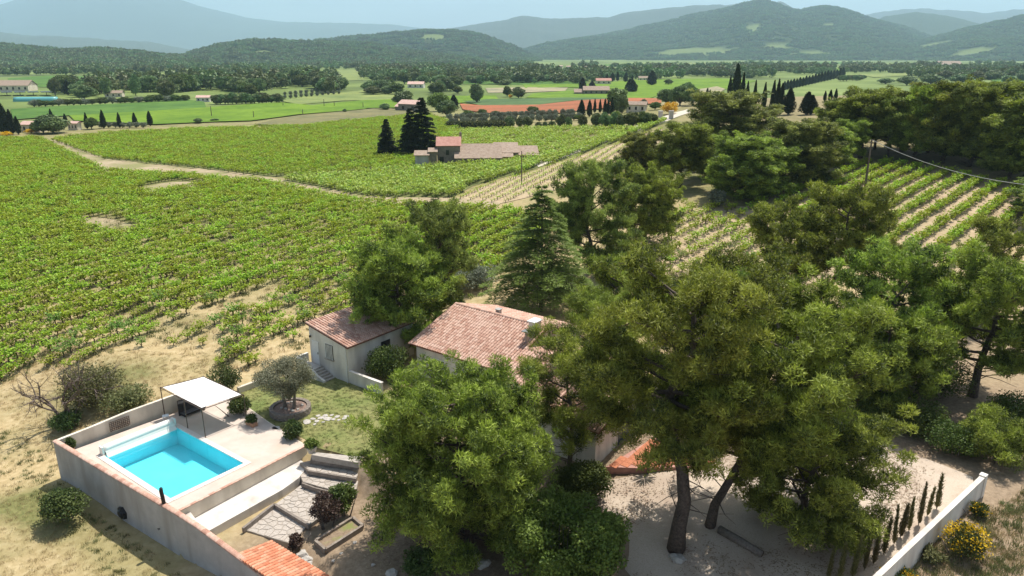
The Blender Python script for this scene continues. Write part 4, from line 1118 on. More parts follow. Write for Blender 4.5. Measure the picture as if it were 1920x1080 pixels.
def clump_leaves(C, rc, per, L, Wd, rng, flat=0.65, upb=0.25, lift=0.5, quad=False, jit=0.35):
    P, D, TI, NN = [], [], [], []
    for c, r in zip(C, rc):
        k = max(6, int(per * (r / np.mean(rc)) ** 2))
        d = rng.normal(size=(k, 3)); d[:, 2] += upb * 1.5; d = unit(d)
        rad = r * rng.uniform(0.1, 1, (k, 1)) ** 0.33
        P.append(c + d * rad * [1, 1, flat]); D.append(0.55 * d + [0, 0, lift] + (jit + 0.45) * rng.normal(size=(k, 3))); NN.append(d + [0, 0, 0.35])
        TI.append(np.clip(rng.uniform(-0.25, 0.5) + 0.7 * (rad[:, 0] / r) ** 2.2 * rng.uniform(0.5, 1.1, k), 0, 1))  # tips lighter like new growth; inner leaves darkened for shade inside the clump
    P = np.vstack(P); D = np.vstack(D); TI = np.concatenate(TI)
    return leaves(P, D, L * rng.uniform(0.7, 1.2, len(P)), Wd, TI, rng, quad, np.vstack(NN))
def pine_meshes(seed, h, Rr, base=0.3, lean=(0, 0), nl=22, per=260, clump=0.62, L=0.30, Wd=0.035, leaf='pine_leaf', tr=0.24, prof='round', dead=10, flat=0.8):
    rng = np.random.RandomState(seed)
    lean = np.array([lean[0], lean[1], 0.0])
    wig = rng.normal(0, 0.035 * h, (9, 2)); 
    def tp(t):
        q = lean * t ** 1.3 + [0, 0, t * h * 0.93]
        k = t * 8; i = min(int(k), 7); f = k - i
        w = (wig[i] * (1 - f) + wig[i + 1] * f) * min(1, t * 3)
        return q + [w[0], w[1], 0]
    mb = MB()
    ts = np.linspace(0, 1, 10)
    tpts = np.array([tp(t) for t in ts])
    tpts[0][2] = -0.4
    mb.tube(tpts, [tr * (1.25 if t == 0 else 1) * (1 - 0.86 * t) + 0.02 for t in ts], 8)
    C, RC = [], []
    for i in range(nl):
        t = (i + rng.uniform(0, 1)) / nl
        tz = base * 0.75 + t * (0.97 - base * 0.75)
        st = tp(min(tz, 1.0))
        if prof == 'round': pr = math.sqrt(max(0.03, 1 - ((t - 0.38) / 0.72) ** 2))
        elif prof == 'umbrella': pr = math.sqrt(max(0.03, 1 - ((t - 0.25) / 0.85) ** 2)) * (0.65 + 0.35 * (t > 0.15))
        else: pr = 1 - 0.8 * t
        az = i * 2.39996 + rng.uniform(-0.4, 0.4)
        r = Rr * pr * rng.uniform(0.7, 1.05)
        rise = (0.08 + 0.16 * t) * h * rng.uniform(0.5, 1.3)
        en = st + np.array([math.cos(az) * r, math.sin(az) * r, min(rise, max(0.1, h - st[2]))])
        mid = st * 0.55 + en * 0.45 + [0, 0, -0.12 * r + rng.normal(0, 0.1)]
        path = bezier(st, mid, en, 6)
        mb.tube(path, np.linspace(tr * 0.38 * (1 - 0.5 * t) + 0.02, 0.018, 6), 5, False)
        ns = max(3, int(3 + r * 1.25))
        for k in range(ns):
            s = 0.30 + 0.70 * (k + rng.uniform(0.2, 1)) / ns
            b0 = path[0] * 0 + (bezier(st, mid, en, 21)[min(20, int(s * 20))])
            a2 = az + (1 if k % 2 else -1) * rng.uniform(0.4, 1.15)
            l2 = r * rng.uniform(0.16, 0.36) + 0.35
            e2 = b0 + [math.cos(a2) * l2, math.sin(a2) * l2, l2 * rng.uniform(-0.25, 1.1)]
            mb.tube([b0, (b0 + e2) / 2 + [0, 0, -0.05], e2], [0.035, 0.024, 0.01], 4, False)
            nt_ = max(3, int(l2 * 4.2))
            for g in range(nt_):
                w = 0.25 + 0.8 * (g + rng.uniform(0, 1)) / nt_
                C.append(b0 * (1 - w) + e2 * w + rng.normal(0, 0.16, 3) + [0, 0, 0.08]); RC.append(clump * rng.uniform(0.38, 0.8) * (0.75 + 0.35 * w))
        C.append(en); RC.append(clump * rng.uniform(0.75, 1.1))
    tip = tp(1.0)
    for k in range(5):
        C.append(tip + rng.normal(0, 0.45, 3) * [1, 1, 0.6] + [0, 0, 0.2]); RC.append(clump * rng.uniform(0.6, 0.9))
    for k in range(dead):
        tz = rng.uniform(base * 0.3, base * 1.1); st = tp(tz); az = rng.uniform(0, 6.28); r = Rr * rng.uniform(0.25, 0.6)
        en = st + [math.cos(az) * r, math.sin(az) * r, rng.uniform(-0.3, 0.8)]
        mb.tube([st, (st + en) / 2 + rng.normal(0, 0.15, 3), en], [0.04, 0.025, 0.008], 4, False)
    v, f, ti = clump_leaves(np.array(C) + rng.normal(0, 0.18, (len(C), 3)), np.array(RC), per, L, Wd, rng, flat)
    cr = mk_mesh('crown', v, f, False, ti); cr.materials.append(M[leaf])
    tk = mb.mesh('trunk', True); tk.materials.append(M['bark'])
    return tk, cr
def place(name, label, cat, meshes, loc, rz=0.0, sc=1.0, group=None, names=('trunk', 'crown')):
    t_ = thing(name, label, cat, loc, rz, group)
    t_.scale = (sc,) * 3 if not hasattr(sc, '__len__') else sc
    for me_, nm in zip(meshes, names): obj(nm, me_, None, t_)
    return t_
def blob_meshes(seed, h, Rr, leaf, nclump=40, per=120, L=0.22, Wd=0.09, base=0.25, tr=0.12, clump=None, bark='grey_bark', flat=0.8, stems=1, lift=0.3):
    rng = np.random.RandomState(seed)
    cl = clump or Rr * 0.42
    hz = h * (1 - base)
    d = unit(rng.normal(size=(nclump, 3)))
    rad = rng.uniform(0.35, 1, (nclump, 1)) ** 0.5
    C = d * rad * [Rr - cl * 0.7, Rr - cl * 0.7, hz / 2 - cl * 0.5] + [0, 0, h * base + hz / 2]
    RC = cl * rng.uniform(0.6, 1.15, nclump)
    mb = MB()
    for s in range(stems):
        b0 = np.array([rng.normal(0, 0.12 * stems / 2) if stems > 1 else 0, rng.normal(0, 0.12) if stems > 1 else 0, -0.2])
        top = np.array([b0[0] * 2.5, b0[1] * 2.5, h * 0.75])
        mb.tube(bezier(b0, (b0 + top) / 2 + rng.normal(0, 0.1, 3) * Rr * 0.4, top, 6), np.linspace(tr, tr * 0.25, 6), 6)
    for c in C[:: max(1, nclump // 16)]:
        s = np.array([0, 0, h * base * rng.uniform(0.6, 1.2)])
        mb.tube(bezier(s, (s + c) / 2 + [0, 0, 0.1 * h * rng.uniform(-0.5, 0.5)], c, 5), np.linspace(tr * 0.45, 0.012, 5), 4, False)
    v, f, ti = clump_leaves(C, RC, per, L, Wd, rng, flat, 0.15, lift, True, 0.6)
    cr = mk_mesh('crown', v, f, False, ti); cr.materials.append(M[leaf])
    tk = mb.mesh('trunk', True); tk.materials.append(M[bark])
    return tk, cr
def cypress_meshes(seed, h, r, leaf='cypress_leaf', n=1500, L=0.32, Wd=0.06, slim=0.55):
    rng = np.random.RandomState(seed)
    t = rng.uniform(0, 1, n) ** 0.85
    def pr(t): return r * np.minimum(1, (t / 0.12 + 0.25)) * np.clip(1 - np.clip((t - 0.3) / 0.7, 0, 1) ** 1.7, 0.04, 1)
    az = rng.uniform(0, 6.283, n); lob = 1 + 0.14 * np.sin(az * 3 + t * 9 + seed)
    rr = pr(t) * lob * rng.uniform(0.7, 1.0, n)
    P = np.c_[rr * np.cos(az), rr * np.sin(az), 0.04 * h + t * h * 0.93]
    D = np.c_[np.cos(az) * 0.35, np.sin(az) * 0.35, np.ones(n)] + 0.2 * rng.normal(size=(n, 3))
    v, f, ti = leaves(P, D, L * rng.uniform(0.7, 1.3, n), Wd, np.clip(rng.uniform(0, 1, n), 0, 1), rng)
    core = MB(); core.lathe((0, 0, 0), [(float(pr(np.array(q))) * 0.72 + 0.01, 0.05 * h + q * h * 0.9) for q in np.linspace(0, 0.97, 8)], 7)
    cv = np.vstack(core.v); cf = [[a, b, c] for q in core.f for a, b, c in [(q[0], q[i], q[i + 1]) for i in range(1, len(q) - 1)]]
    v2 = np.vstack([v, cv]); f2 = np.vstack([f, np.array(cf) + len(v)])
    cr = mk_mesh('crown', v2, f2, False, np.concatenate([ti, np.zeros(len(cv))])); cr.materials.append(M[leaf])
    mb = MB(); mb.tube([[0, 0, -0.2], [0, 0, 0.12 * h]], [r * 0.22, r * 0.18], 6)
    tk = mb.mesh('trunk'); tk.materials.append(M['grey_bark'])
    return tk, cr
def cedar_meshes(seed, h, Rr, leaf, whorls=15, tr=0.22, per=150, base=0.08, L=0.34, Wd=0.045, droop=0.25):
    rng = np.random.RandomState(seed)
    mb = MB(); mb.tube([[0, 0, -0.3], [0.05, 0, h * 0.5], [0, 0, h * 0.98]], [tr, tr * 0.6, 0.02], 8)
    P, D, TI = [], [], []
    for i in range(whorls):
        t = (i + 0.3) / whorls
        z = h * (base + t * (0.97 - base))
        rb = Rr * (1 - t) ** 0.85 + 0.18
        nb = max(4, int(8 - 3 * t))
        for k in range(nb):
            az = k * 6.283 / nb + i * 1.1 + rng.uniform(-0.25, 0.25)
            r = rb * rng.uniform(0.75, 1.12)
            dirv = np.array([math.cos(az), math.sin(az), 0]); perp = np.array([-dirv[1], dirv[0], 0])
            zz = z + rng.uniform(-0.02, 0.02) * h
            a = np.array([0, 0, zz]); en = a + dirv * r + [0, 0, r * 0.05 - droop * r * 0.35]
            md = a + dirv * r * 0.5 + [0, 0, r * 0.22]
            mb.tube(bezier(a, md, en, 5), np.linspace(0.05 * (1 - 0.6 * t) + 0.01, 0.008, 5), 4, False)
            kk = int(per * (0.25 + r / Rr))
            s = rng.uniform(0.12, 1.04, kk) ** 0.8
            tt = s[:, None]
            pt = (1 - tt) ** 2 * a + 2 * tt * (1 - tt) * md + tt * tt * en
            wd = r * 0.30 * np.sin(np.clip(s, 0, 1) * 2.6 + 0.35) * rng.uniform(-1, 1, kk)
            pt = pt + perp * wd[:, None] + np.c_[np.zeros(kk), np.zeros(kk), -droop * 0.5 * np.abs(wd) + rng.uniform(-0.05, 0.1, kk)]
            P.append(pt); D.append(dirv * 0.9 + perp * np.sign(wd)[:, None] * 0.7 + np.c_[np.zeros(kk), np.zeros(kk), rng.uniform(-0.35, 0.45, kk)] + 0.25 * rng.normal(size=(kk, 3)))
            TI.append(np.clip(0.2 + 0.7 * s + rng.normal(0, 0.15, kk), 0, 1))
    P = np.vstack(P); D = np.vstack(D); TI = np.concatenate(TI)
    v, f, ti = leaves(P, D, L * rng.uniform(0.7, 1.2, len(P)), Wd, TI, rng, False, np.array([0, 0, 1.0]))
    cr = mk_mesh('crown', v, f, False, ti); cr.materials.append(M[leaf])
    tk = mb.mesh('trunk', True); tk.materials.append(M['bark'])
    return tk, cr
def vine_meshes(seed, n, L, Wd, leaf, w=0.62, top=1.05, tk_detail=True, low=False):
    rng = np.random.RandomState(seed)
    mb = MB()
    hd = np.array([rng.normal(0, 0.04), rng.normal(0, 0.04), 0.42])
    mb.tube([[0, 0, -0.08], [rng.normal(0, 0.04), rng.normal(0, 0.04), 0.2], hd], [0.06, 0.05, 0.055], 5, False)
    sh = 9 if not low else 6
    P, D = [], []
    for k in range(sh):
        az = k * 6.283 / sh + rng.uniform(-0.4, 0.4); rr = w * rng.uniform(0.5, 1.1) * (1.0 if abs(math.cos(az)) > 0.6 else 0.72); tz = top * rng.uniform(0.75, 1.05)
        en = np.array([math.cos(az) * rr, math.sin(az) * rr, tz])
        if k < 4 and tk_detail: mb.tube([hd, hd * 0.5 + en * 0.5 + [0, 0, -0.05]], [0.03, 0.012], 4, False)
        m_ = n // sh
        s = rng.uniform(0.15, 1, m_)[:, None]
        mid = hd * 0.5 + en * 0.5 + np.array([math.cos(az), math.sin(az), 0]) * 0.14
        P.append((1 - s) ** 2 * hd + 2 * s * (1 - s) * mid + s * s * en + rng.normal(0, 0.11, (m_, 3)))
        D.append(np.array([math.cos(az), math.sin(az), 0.2]) + 0.8 * rng.normal(size=(m_, 3)))
    P = np.vstack(P); D = np.vstack(D)
    P[:, 2] = np.maximum(P[:, 2], 0.16)
    ti = np.clip((P[:, 2] / top) * 0.6 + rng.uniform(0, 0.45, len(P)), 0, 1)  # leaf colour lighter towards the top, darkened below to deepen the shading
    v, f, t2 = leaves(P, D, L * rng.uniform(0.7, 1.2, len(P)), Wd, ti, rng, True, np.array([0, 0, 1.0]))
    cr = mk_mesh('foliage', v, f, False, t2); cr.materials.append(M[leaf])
    tk = mb.mesh('trunk'); tk.materials.append(M['bark'])
    return tk, cr
def tuft_mesh(name, seed, n, L, Wd, spread, mat):
    rng = np.random.RandomState(seed)
    P = np.c_[rng.normal(0, spread, (n, 2)), np.zeros(n) - 0.02]
    D = np.c_[rng.normal(0, 0.45, (n, 2)), np.ones(n)]
    v, f, t = leaves(P, D, L * rng.uniform(0.5, 1.2, n), Wd, rng.uniform(0, 1, n), rng)
    me = mk_mesh(name, v, f, False, t); me.materials.append(M[mat]); return me
def join_meshes(name, meshes):
    V, F, TI, MI, mats, nv = [], [], [], [], [], 0
    for me in meshes:
        for mt in me.materials:
            if mt not in mats: mats.append(mt)
        co = np.zeros(len(me.vertices) * 3, np.float32); me.vertices.foreach_get('co', co); V.append(co.reshape(-1, 3))
        F += [[i + nv for i in p.vertices] for p in me.polygons]; nv += len(me.vertices)
        MI += [mats.index(me.materials[0])] * len(me.polygons)
        t = np.zeros(len(me.vertices), np.float32)
        if 'tint' in me.attributes: me.attributes['tint'].data.foreach_get('value', t)
        TI.append(t)
    return mk_mesh(name, np.vstack(V), F, False, np.concatenate(TI), mats, MI)

# scatter: one object of many copies, for what nobody could count
def scatter(name, label, cat, pts, sources, rng, smin=0.8, smax=1.2, sc=None, rot=None):
    pts = np.asarray(pts, np.float32)
    n = len(pts)
    me = bpy.data.meshes.new(name)
    me.vertices.add(n); me.vertices.foreach_set('co', pts.ravel())
    for nm, ty, arr in (('rz', 'FLOAT', rng.uniform(0, 6.283, n) if rot is None else rot), ('scl', 'FLOAT', rng.uniform(smin, smax, n) if sc is None else sc), ('pick', 'INT', rng.randint(0, len(sources), n))):
        at = me.attributes.new(nm, ty, 'POINT'); at.data.foreach_set('value', np.asarray(arr, np.float32 if ty == 'FLOAT' else np.int32))
    col = bpy.data.collections.new(name + '_source')
    for i, s in enumerate(sources):
        o = bpy.data.objects.new('%s_source_%02d' % (name, i), s); col.objects.link(o)
    ng = bpy.data.node_groups.new(name, 'GeometryNodeTree')
    ng.interface.new_socket('Geometry', in_out='INPUT', socket_type='NodeSocketGeometry')
    ng.interface.new_socket('Geometry', in_out='OUTPUT', socket_type='NodeSocketGeometry')
    N, Lk = ng.nodes, ng.links
    gi, go = N.new('NodeGroupInput'), N.new('NodeGroupOutput')
    ci = N.new('GeometryNodeCollectionInfo'); ci.inputs['Collection'].default_value = col
    ci.inputs['Separate Children'].default_value = True; ci.inputs['Reset Children'].default_value = True
    ip = N.new('GeometryNodeInstanceOnPoints'); ip.inputs['Pick Instance'].default_value = True
    def named(nm, ty):
        q = N.new('GeometryNodeInputNamedAttribute'); q.data_type = ty; q.inputs['Name'].default_value = nm; return q.outputs[0]
    cx = N.new('ShaderNodeCombineXYZ'); Lk.new(named('rz', 'FLOAT'), cx.inputs[2])
    Lk.new(gi.outputs[0], ip.inputs['Points']); Lk.new(ci.outputs[0], ip.inputs['Instance'])
    Lk.new(named('pick', 'INT'), ip.inputs['Instance Index']); Lk.new(cx.outputs[0], ip.inputs['Rotation'])
    Lk.new(named('scl', 'FLOAT'), ip.inputs['Scale']); Lk.new(ip.outputs[0], go.inputs[0])
    o = obj(name, me)
    md = o.modifiers.new('scatter', 'NODES'); md.node_group = ng
    return tag(o, label, cat, None, 'stuff')

# ------------------------------------------------------------------ pines of the garden and the wood
def on(x, y): return (float(x), float(y), float(hgt(x, y)))
def pz(px_top, Y):      # height above datum of a photo row at a forward distance
    d = ray(960, px_top); return CAM_H + d[2] / d[1] * Y
def pine_at(label, x, y, topy, Rr, seed, rz=0.0, group=None, name='pine_tree', **kw):
    z = float(hgt(x, y)); h = max(2.0, pz(topy, y) - z)
    ms = pine_meshes(seed, h, Rr, **kw)
    return place(name, label, 'tree', ms, (x, y, z), rz, 1.0, group)
near = dict(per=92, L=0.27, Wd=0.029)
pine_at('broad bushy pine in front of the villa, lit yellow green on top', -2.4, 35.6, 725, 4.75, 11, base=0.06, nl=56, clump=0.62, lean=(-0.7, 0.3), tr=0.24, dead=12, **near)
pine_at('tallest pine with thick forked trunk standing on the gravel drive', 9.05, 34.4, 512, 5.1, 12, base=0.48, nl=32, clump=0.68, lean=(-0.5, 1.6), tr=0.42, dead=20, **near)
pine_at('slim leaning pine just right of the thick forked pine trunk', 11.25, 35.9, 590, 5.2, 13, base=0.42, nl=30, clump=0.66, lean=(4.6, 1.4), tr=0.26, dead=16, **near)
pine_at('low spreading pine at the bottom edge of the gravel drive', 16.4, 35.2, 800, 4.1, 14, base=0.04, nl=26, clump=0.6, lean=(0.6, 0.6), tr=0.2, **near)
pine_at('pine branching out over the villa right wing roof', 7.2, 48.0, 580, 2.8, 15, base=0.42, nl=20, clump=0.58, lean=(-1.0, 2.5), tr=0.2, dead=22, per=110, L=0.25, Wd=0.021)
pine_at('slender pine against the villa wing wall', 3.5, 41.5, 655, 3.1, 29, base=0.34, nl=20, clump=0.62, lean=(0.3, 1.2), tr=0.16, dead=16, per=110, L=0.25, Wd=0.021)
mids = dict(per=66, L=0.32, Wd=0.044)
pine_at('dense pine at the far edge of the drive, left of the bare limbed pine', 29.0, 52.6, 478, 4.3, 16, base=0.15, nl=28, tr=0.25, **mids)
pine_at('pine with bare crooked limbs at the right edge above the drive', 35.3, 51.3, 500, 4.7, 17, base=0.34, nl=24, lean=(1.0, 0.5), tr=0.32, dead=24, **mids)
pine_at('small bushy pine at the end of the white boundary wall', 31.2, 42.0, 802, 2.1, 18, base=0.08, nl=14, clump=0.6, tr=0.12, per=90, L=0.25, Wd=0.024)
pine_at('left one of two umbrella pines in front of the right vineyard', 28.7, 69.0, 392, 4.3, 19, base=0.50, nl=20, lean=(-2.6, 0.4), prof='umbrella', tr=0.24, dead=18, **mids)
pine_at('right one of two umbrella pines in front of the right vineyard', 31.0, 69.2, 362, 4.5, 20, base=0.50, nl=22, lean=(2.1, 0.2), prof='umbrella', tr=0.26, dead=18, **mids)
pine_at('pine rising behind the garage roof', -7.2, 66.5, 395, 3.3, 21, base=0.22, nl=22, tr=0.2, leaf='pine_leaf_dark', dead=22, **mids)
pine_at('pine overhanging the garage tiled roof', -9.6, 61.8, 456, 4.4, 22, base=0.10, nl=32, lean=(-0.8, -2.2), tr=0.22, **mids)
pine_at('pine with dark open crown right behind the cedar', 9.0, 82.0, 312, 4.9, 23, base=0.26, nl=28, tr=0.26, leaf='pine_leaf_dark', dead=30, **mids)
pine_at('pine right of the dark open crown, left of the middle vines', 17.0, 92.0, 318, 4.2, 24, base=0.2, nl=24, tr=0.24, **mids)
pine_at('pine crowns between the villa and the umbrella pines', 17.5, 56.5, 520, 4.6, 25, base=0.18, nl=26, tr=0.24, **mids)
pine_at('pine just right of the cedar, behind the villa wing', 9.6, 62.0, 492, 3.7, 26, base=0.2, nl=22, tr=0.2, **mids)
pine_at('pine in the thicket beside the drive below the umbrella pines', 24.0, 52.5, 590, 3.5, 27, base=0.1, nl=20, tr=0.2, **mids)
pine_at('short pine at the right photo edge below the vineyard', 46.5, 68.5, 418, 2.9, 28, base=0.1, nl=18, tr=0.2, **mids)
pine_at('pine at the top left corner of the drive, shading the gravel', 26.6, 48.6, 600, 3.6, 30, base=0.12, nl=22, tr=0.22, **mids)
# wood on the rise to the right: six crowns, placed many times
woods = [pine_meshes(40 + i, 12.0, r_, base=b_, nl=(30, 30, 34, 30, 46, 52)[i], per=62, L=0.36, Wd=0.055, clump=0.74, tr=0.26, leaf=lf, prof=pf, dead=14) for i, (r_, b_, lf, pf) in enumerate([(4.2, 0.3, 'pine_leaf', 'round'), (4.0, 0.38, 'pine_leaf_dark', 'umbrella'), (4.6, 0.2, 'pine_leaf', 'round'), (3.8, 0.33, 'pine_leaf', 'umbrella'), (4.4, 0.12, 'pine_leaf_dark', 'round'), (5.2, 0.06, 'pine_leaf', 'round')])]
random.seed(21)
def wood_pine(px, py, topy, wpx, kind, label, group=None):
    p_ = T(px, py); h = pz(topy, p_[1]) - p_[2]
    wm_ = wpx * mpp(*p_) / 2
    sx = wm_ / (4.2, 4.0, 4.6, 3.8, 4.4, 5.2)[kind]
    place('pine_tree', label, 'tree', woods[kind], tuple(p_), random.uniform(0, 6.28), (sx, sx, h / 12.6), group)
wood_pine(1362, 300, 172, 150, 1, 'wide pine with open branches right of the farm road bend')
wood_pine(1398, 372, 258, 145, 5, 'dense dome shaped pine left of the right vineyard')
wood_pine(1490, 350, 228, 135, 4, 'dark full pine behind the dome shaped pine')
wood_pine(1275, 352, 232, 100, 0, 'pine right of the farm road, left of the wide open pine')
wood_pine(1200, 345, 252, 80, 4, 'small dark pine at the edge of the striped young vines')
wood_pine(1235, 395, 330, 70, 2, 'bushy pine at the head of the middle vines')
wood_pine(1320, 335, 262, 75, 2, 'low bushy pine beside the dome shaped pine')
wood_pine(1545, 335, 240, 85, 3, 'young pine at the vineyard top corner')
ORD = ('first', 'second', 'third', 'fourth', 'fifth', 'sixth', 'seventh', 'eighth', 'ninth', 'tenth', 'eleventh', 'twelfth')
for k, (px, py, ty, w_) in enumerate([(1560,292,192,85),(1612,296,168,105),(1662,298,182,90),(1715,302,162,110),(1765,306,156,115),(1815,312,158,125),(1870,318,160,130),(1925,330,168,150),(1590,280,185,90),(1640,280,172,90),(1690,285,170,95),(1740,286,160,100),(1800,290,160,110),(1850,296,156,115),(1905,300,162,120),(1955,345,190,150),(1580,310,225,70),(1890,335,215,95)]):
    wl_b = ('%s pine from the left in the front edge of the wood behind the right vineyard' % ORD[k]) if k < 8 else ('%s crown from the left in the back row of the wood behind the right vineyard' % ORD[k - 8]) if k < 15 else ('pine at the right end of the wood by the photo edge', 'short pine under the first crowns of the right wood', 'short pine under the last crowns of the right wood')[k - 15]
    wood_pine(px, py, ty, w_, (0, 3, 1, 2, 0, 4)[k % 6], wl_b, 'pines of the wood behind the right vineyard')
for k, (px, py, ty, w_) in enumerate([(1955, 405, 340, 110), (1985, 440, 350, 120)]):
    wood_pine(px, py, ty, w_, 2, 'pine crowding the right photo edge beside the vineyard', 'pines at the right edge')

# cedar behind the house
p_ = on(2.9, 70.5)
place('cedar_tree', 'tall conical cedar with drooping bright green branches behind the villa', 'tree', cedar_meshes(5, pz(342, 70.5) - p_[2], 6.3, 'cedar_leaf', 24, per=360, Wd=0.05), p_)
# dark firs by the old farm
farm_ms = cedar_meshes(6, 16.5, 5.2, 'fir_leaf', 26, per=260, L=0.6, Wd=0.13, droop=0.15)
for (x_, y_, s_, lb) in ((-21.4, 178.5, 0.84, 'huge dark fir beside the old stone farm'), (-24.0, 177.0, 0.70, 'dark fir crowding the left side of the huge fir'), (-29.8, 177.5, 0.55, 'lone dark fir left of the old stone farm')):
    place('fir_tree', lb, 'tree', farm_ms, on(x_, y_), x_, (s_ * (1.0 if s_ > .7 else 0.95), s_, s_))

# olive tree in its stone ring
oc = G(545, 772, 0.0)
place('olive_tree', 'silvery olive tree with round crown in a stone ring on the lawn', 'tree', blob_meshes(31, 4.2, 2.35, 'olive_leaf', 70, 330, 0.13, 0.022, 0.30, 0.16, 0.62, stems=3, bark='grey_bark'), (oc[0], oc[1], 0.2))
ring = thing('stone_ring', 'round low stone ring planter around the olive tree', 'planter', (oc[0], oc[1], -0.03))
for lv in range(3):
    for k in range(26):
        a = 2 * math.pi * (k + 0.5 * lv) / 26
        m_ = MB(); r0, r1 = 1.2, 1.48; da = math.pi / 26 * 0.93
        m_.prism([(r_ * math.cos(t), r_ * math.sin(t)) for r_, t in ((r0, -da), (r1, -da), (r1 + random.uniform(-.02, .03), da), (r0, da))], 0, 0.15)
        obj('ring_stone', m_.mesh('ring_stone'), M['dark_stone'], ring, (0, 0, 0.005 + lv * 0.158), (0, 0, a))
m_ = MB(); m_.lathe((0, 0, 0), [(1.19, -0.02), (1.19, 0.36), (0.5, 0.42)], 20); m_.build('soil', M['mulch'], ring)
rng = np.random.RandomState(77)
for k in range(14):
    a, r_ = rng.uniform(0, 6.28), rng.uniform(0.3, 1.05)
    m_ = MB(); m_.lathe((0, 0, 0), [(0.04, 0), (0.10, 0.03), (0.07, 0.09)], 6)
    obj('pebble', m_.mesh('pebble'), M['rock'], ring, (r_ * math.cos(a), r_ * math.sin(a), 0.39), (rng.uniform(-.3, .3), 0, a), (1, 1.4, 1))

# shrubs of the garden
def shrub(name, label, px, py, z, h, Rr, leaf, seed, per=110, ncl=26, L=0.16, Wd=0.05, **kw):
    p_ = T(px, py) if z is None else G(px, py, z)
    return place(name, label, 'shrub', blob_meshes(seed, h, Rr, leaf, ncl, per, L, Wd, kw.pop('base', 0.06), 0.05, kw.pop('clump', None), stems=4, **kw), tuple(p_))
shrub('green_shrub', 'leafy green shrub between the canopy posts and the lawn', 452, 778, -0.05, 1.5, 0.85, 'shrub_leaf', 51)
shrub('green_shrub', 'bushy shrub behind the white canopy', 424, 738, -0.1, 2.3, 1.4, 'shrub_leaf', 52)
shrub('green_shrub', 'rounded shrub at the edge of the terrace by the lawn', 549, 822, -0.05, 1.25, 0.75, 'shrub_leaf', 53)
shrub('green_shrub', 'dark shrub against the grey wall at the left foreground', 125, 968, -1.9, 1.75, 1.35, 'shrub_leaf', 54, ncl=34, per=150)
shrub('green_shrub', 'large dark bush in the corner between garage and villa', 728, 712, -0.05, 2.9, 1.9, 'broad_leaf', 55, ncl=40, per=160)
shrub('purple_shrub', 'dark purplish leafy shrub on the upper patio edge', 612, 985, -1.4, 2.1, 0.95, 'purple_leaf', 56, per=90)
shrub('green_shrub', 'dark green shrub beside the purplish shrub', 645, 962, -1.4, 2.0, 0.9, 'broad_leaf', 57, per=120)
shrub('red_shrub', 'small reddish shrub by the rocks near the raised bed', 556, 1030, None, 1.0, 0.45, 'purple_leaf', 58, per=70, ncl=14)
shrub('green_bush', 'big bright green broadleaf bush at the bottom of the photo', 1060, 1085, None, 4.4, 3.7, 'bright_leaf', 59, ncl=90, per=330, L=0.17, Wd=0.06, clump=0.8)
shrub('green_bush', 'dark shrub beside the villa wing wall, above the bright bush', 1090, 940, None, 2.6, 1.9, 'broad_leaf', 60, ncl=40, per=220, L=0.17)
shrub('green_bush', 'dark shrub in the shade under the broad bushy pine', 790, 1075, None, 1.3, 1.1, 'shrub_leaf', 61)
shrub('green_shrub', 'rounded green shrub at the right end of the gravel drive', 1572, 870, None, 2.4, 1.1, 'shrub_leaf', 62, per=160)
for k, (px, py, h, r_, lb) in enumerate([(1640, 790, 2.2, 2.0, 'shady shrub at the top left of the gravel drive'), (1720, 812, 2.4, 2.2, 'shady shrub at the top of the gravel drive'), (1790, 850, 2.2, 1.9, 'shady shrub near the end pillar of the boundary wall'), (1540, 700, 2.6, 2.4, 'shrub in the thicket behind the drive pines'), (1600, 640, 2.6, 2.6, 'shrub at the foot of the umbrella pines'), (1680, 700, 3.0, 2.6, 'tall shrub under the dense drive pine'), (1760, 740, 2.8, 2.6, 'shrub between the dense pine and the bare limbed pine'), (1900, 800, 2.4, 2.2, 'shrub below the bare limbed pine at the right edge'), (1480, 610, 2.6, 2.4, 'shrub under the left umbrella pine'), (1740, 640, 2.6, 2.4, 'shrub behind the dense drive pine'), (1420, 570, 2.4, 2.2, 'shrub left of the umbrella pine trunks'), (1250, 560, 2.4, 2.6, 'shrub behind the tallest pine crown')]):
    shrub('dark_shrub', lb, px, py, None, h, r_, 'broad_leaf', 63 + k, ncl=36, per=130)
shrub('green_shrub', 'round grey green shrub beside the dome shaped pine', 1343, 388, None, 2.6, 1.5, 'grey_leaf', 70, L=0.3, Wd=0.1)
shrub('green_shrub', 'low bright shrub at the edge of the middle vines', 1150, 520, None, 2.0, 1.8, 'broad_leaf', 71, L=0.25, Wd=0.09)
shrub('grey_shrub', 'pale dusty shrub left of the cedar foot', 905, 540, None, 2.6, 2.0, 'grey_leaf', 72, L=0.22, Wd=0.06)
shrub('grey_shrub', 'pale dusty shrub between the garage pine and the cedar', 865, 545, None, 2.2, 1.7, 'grey_leaf', 73, L=0.22, Wd=0.06)
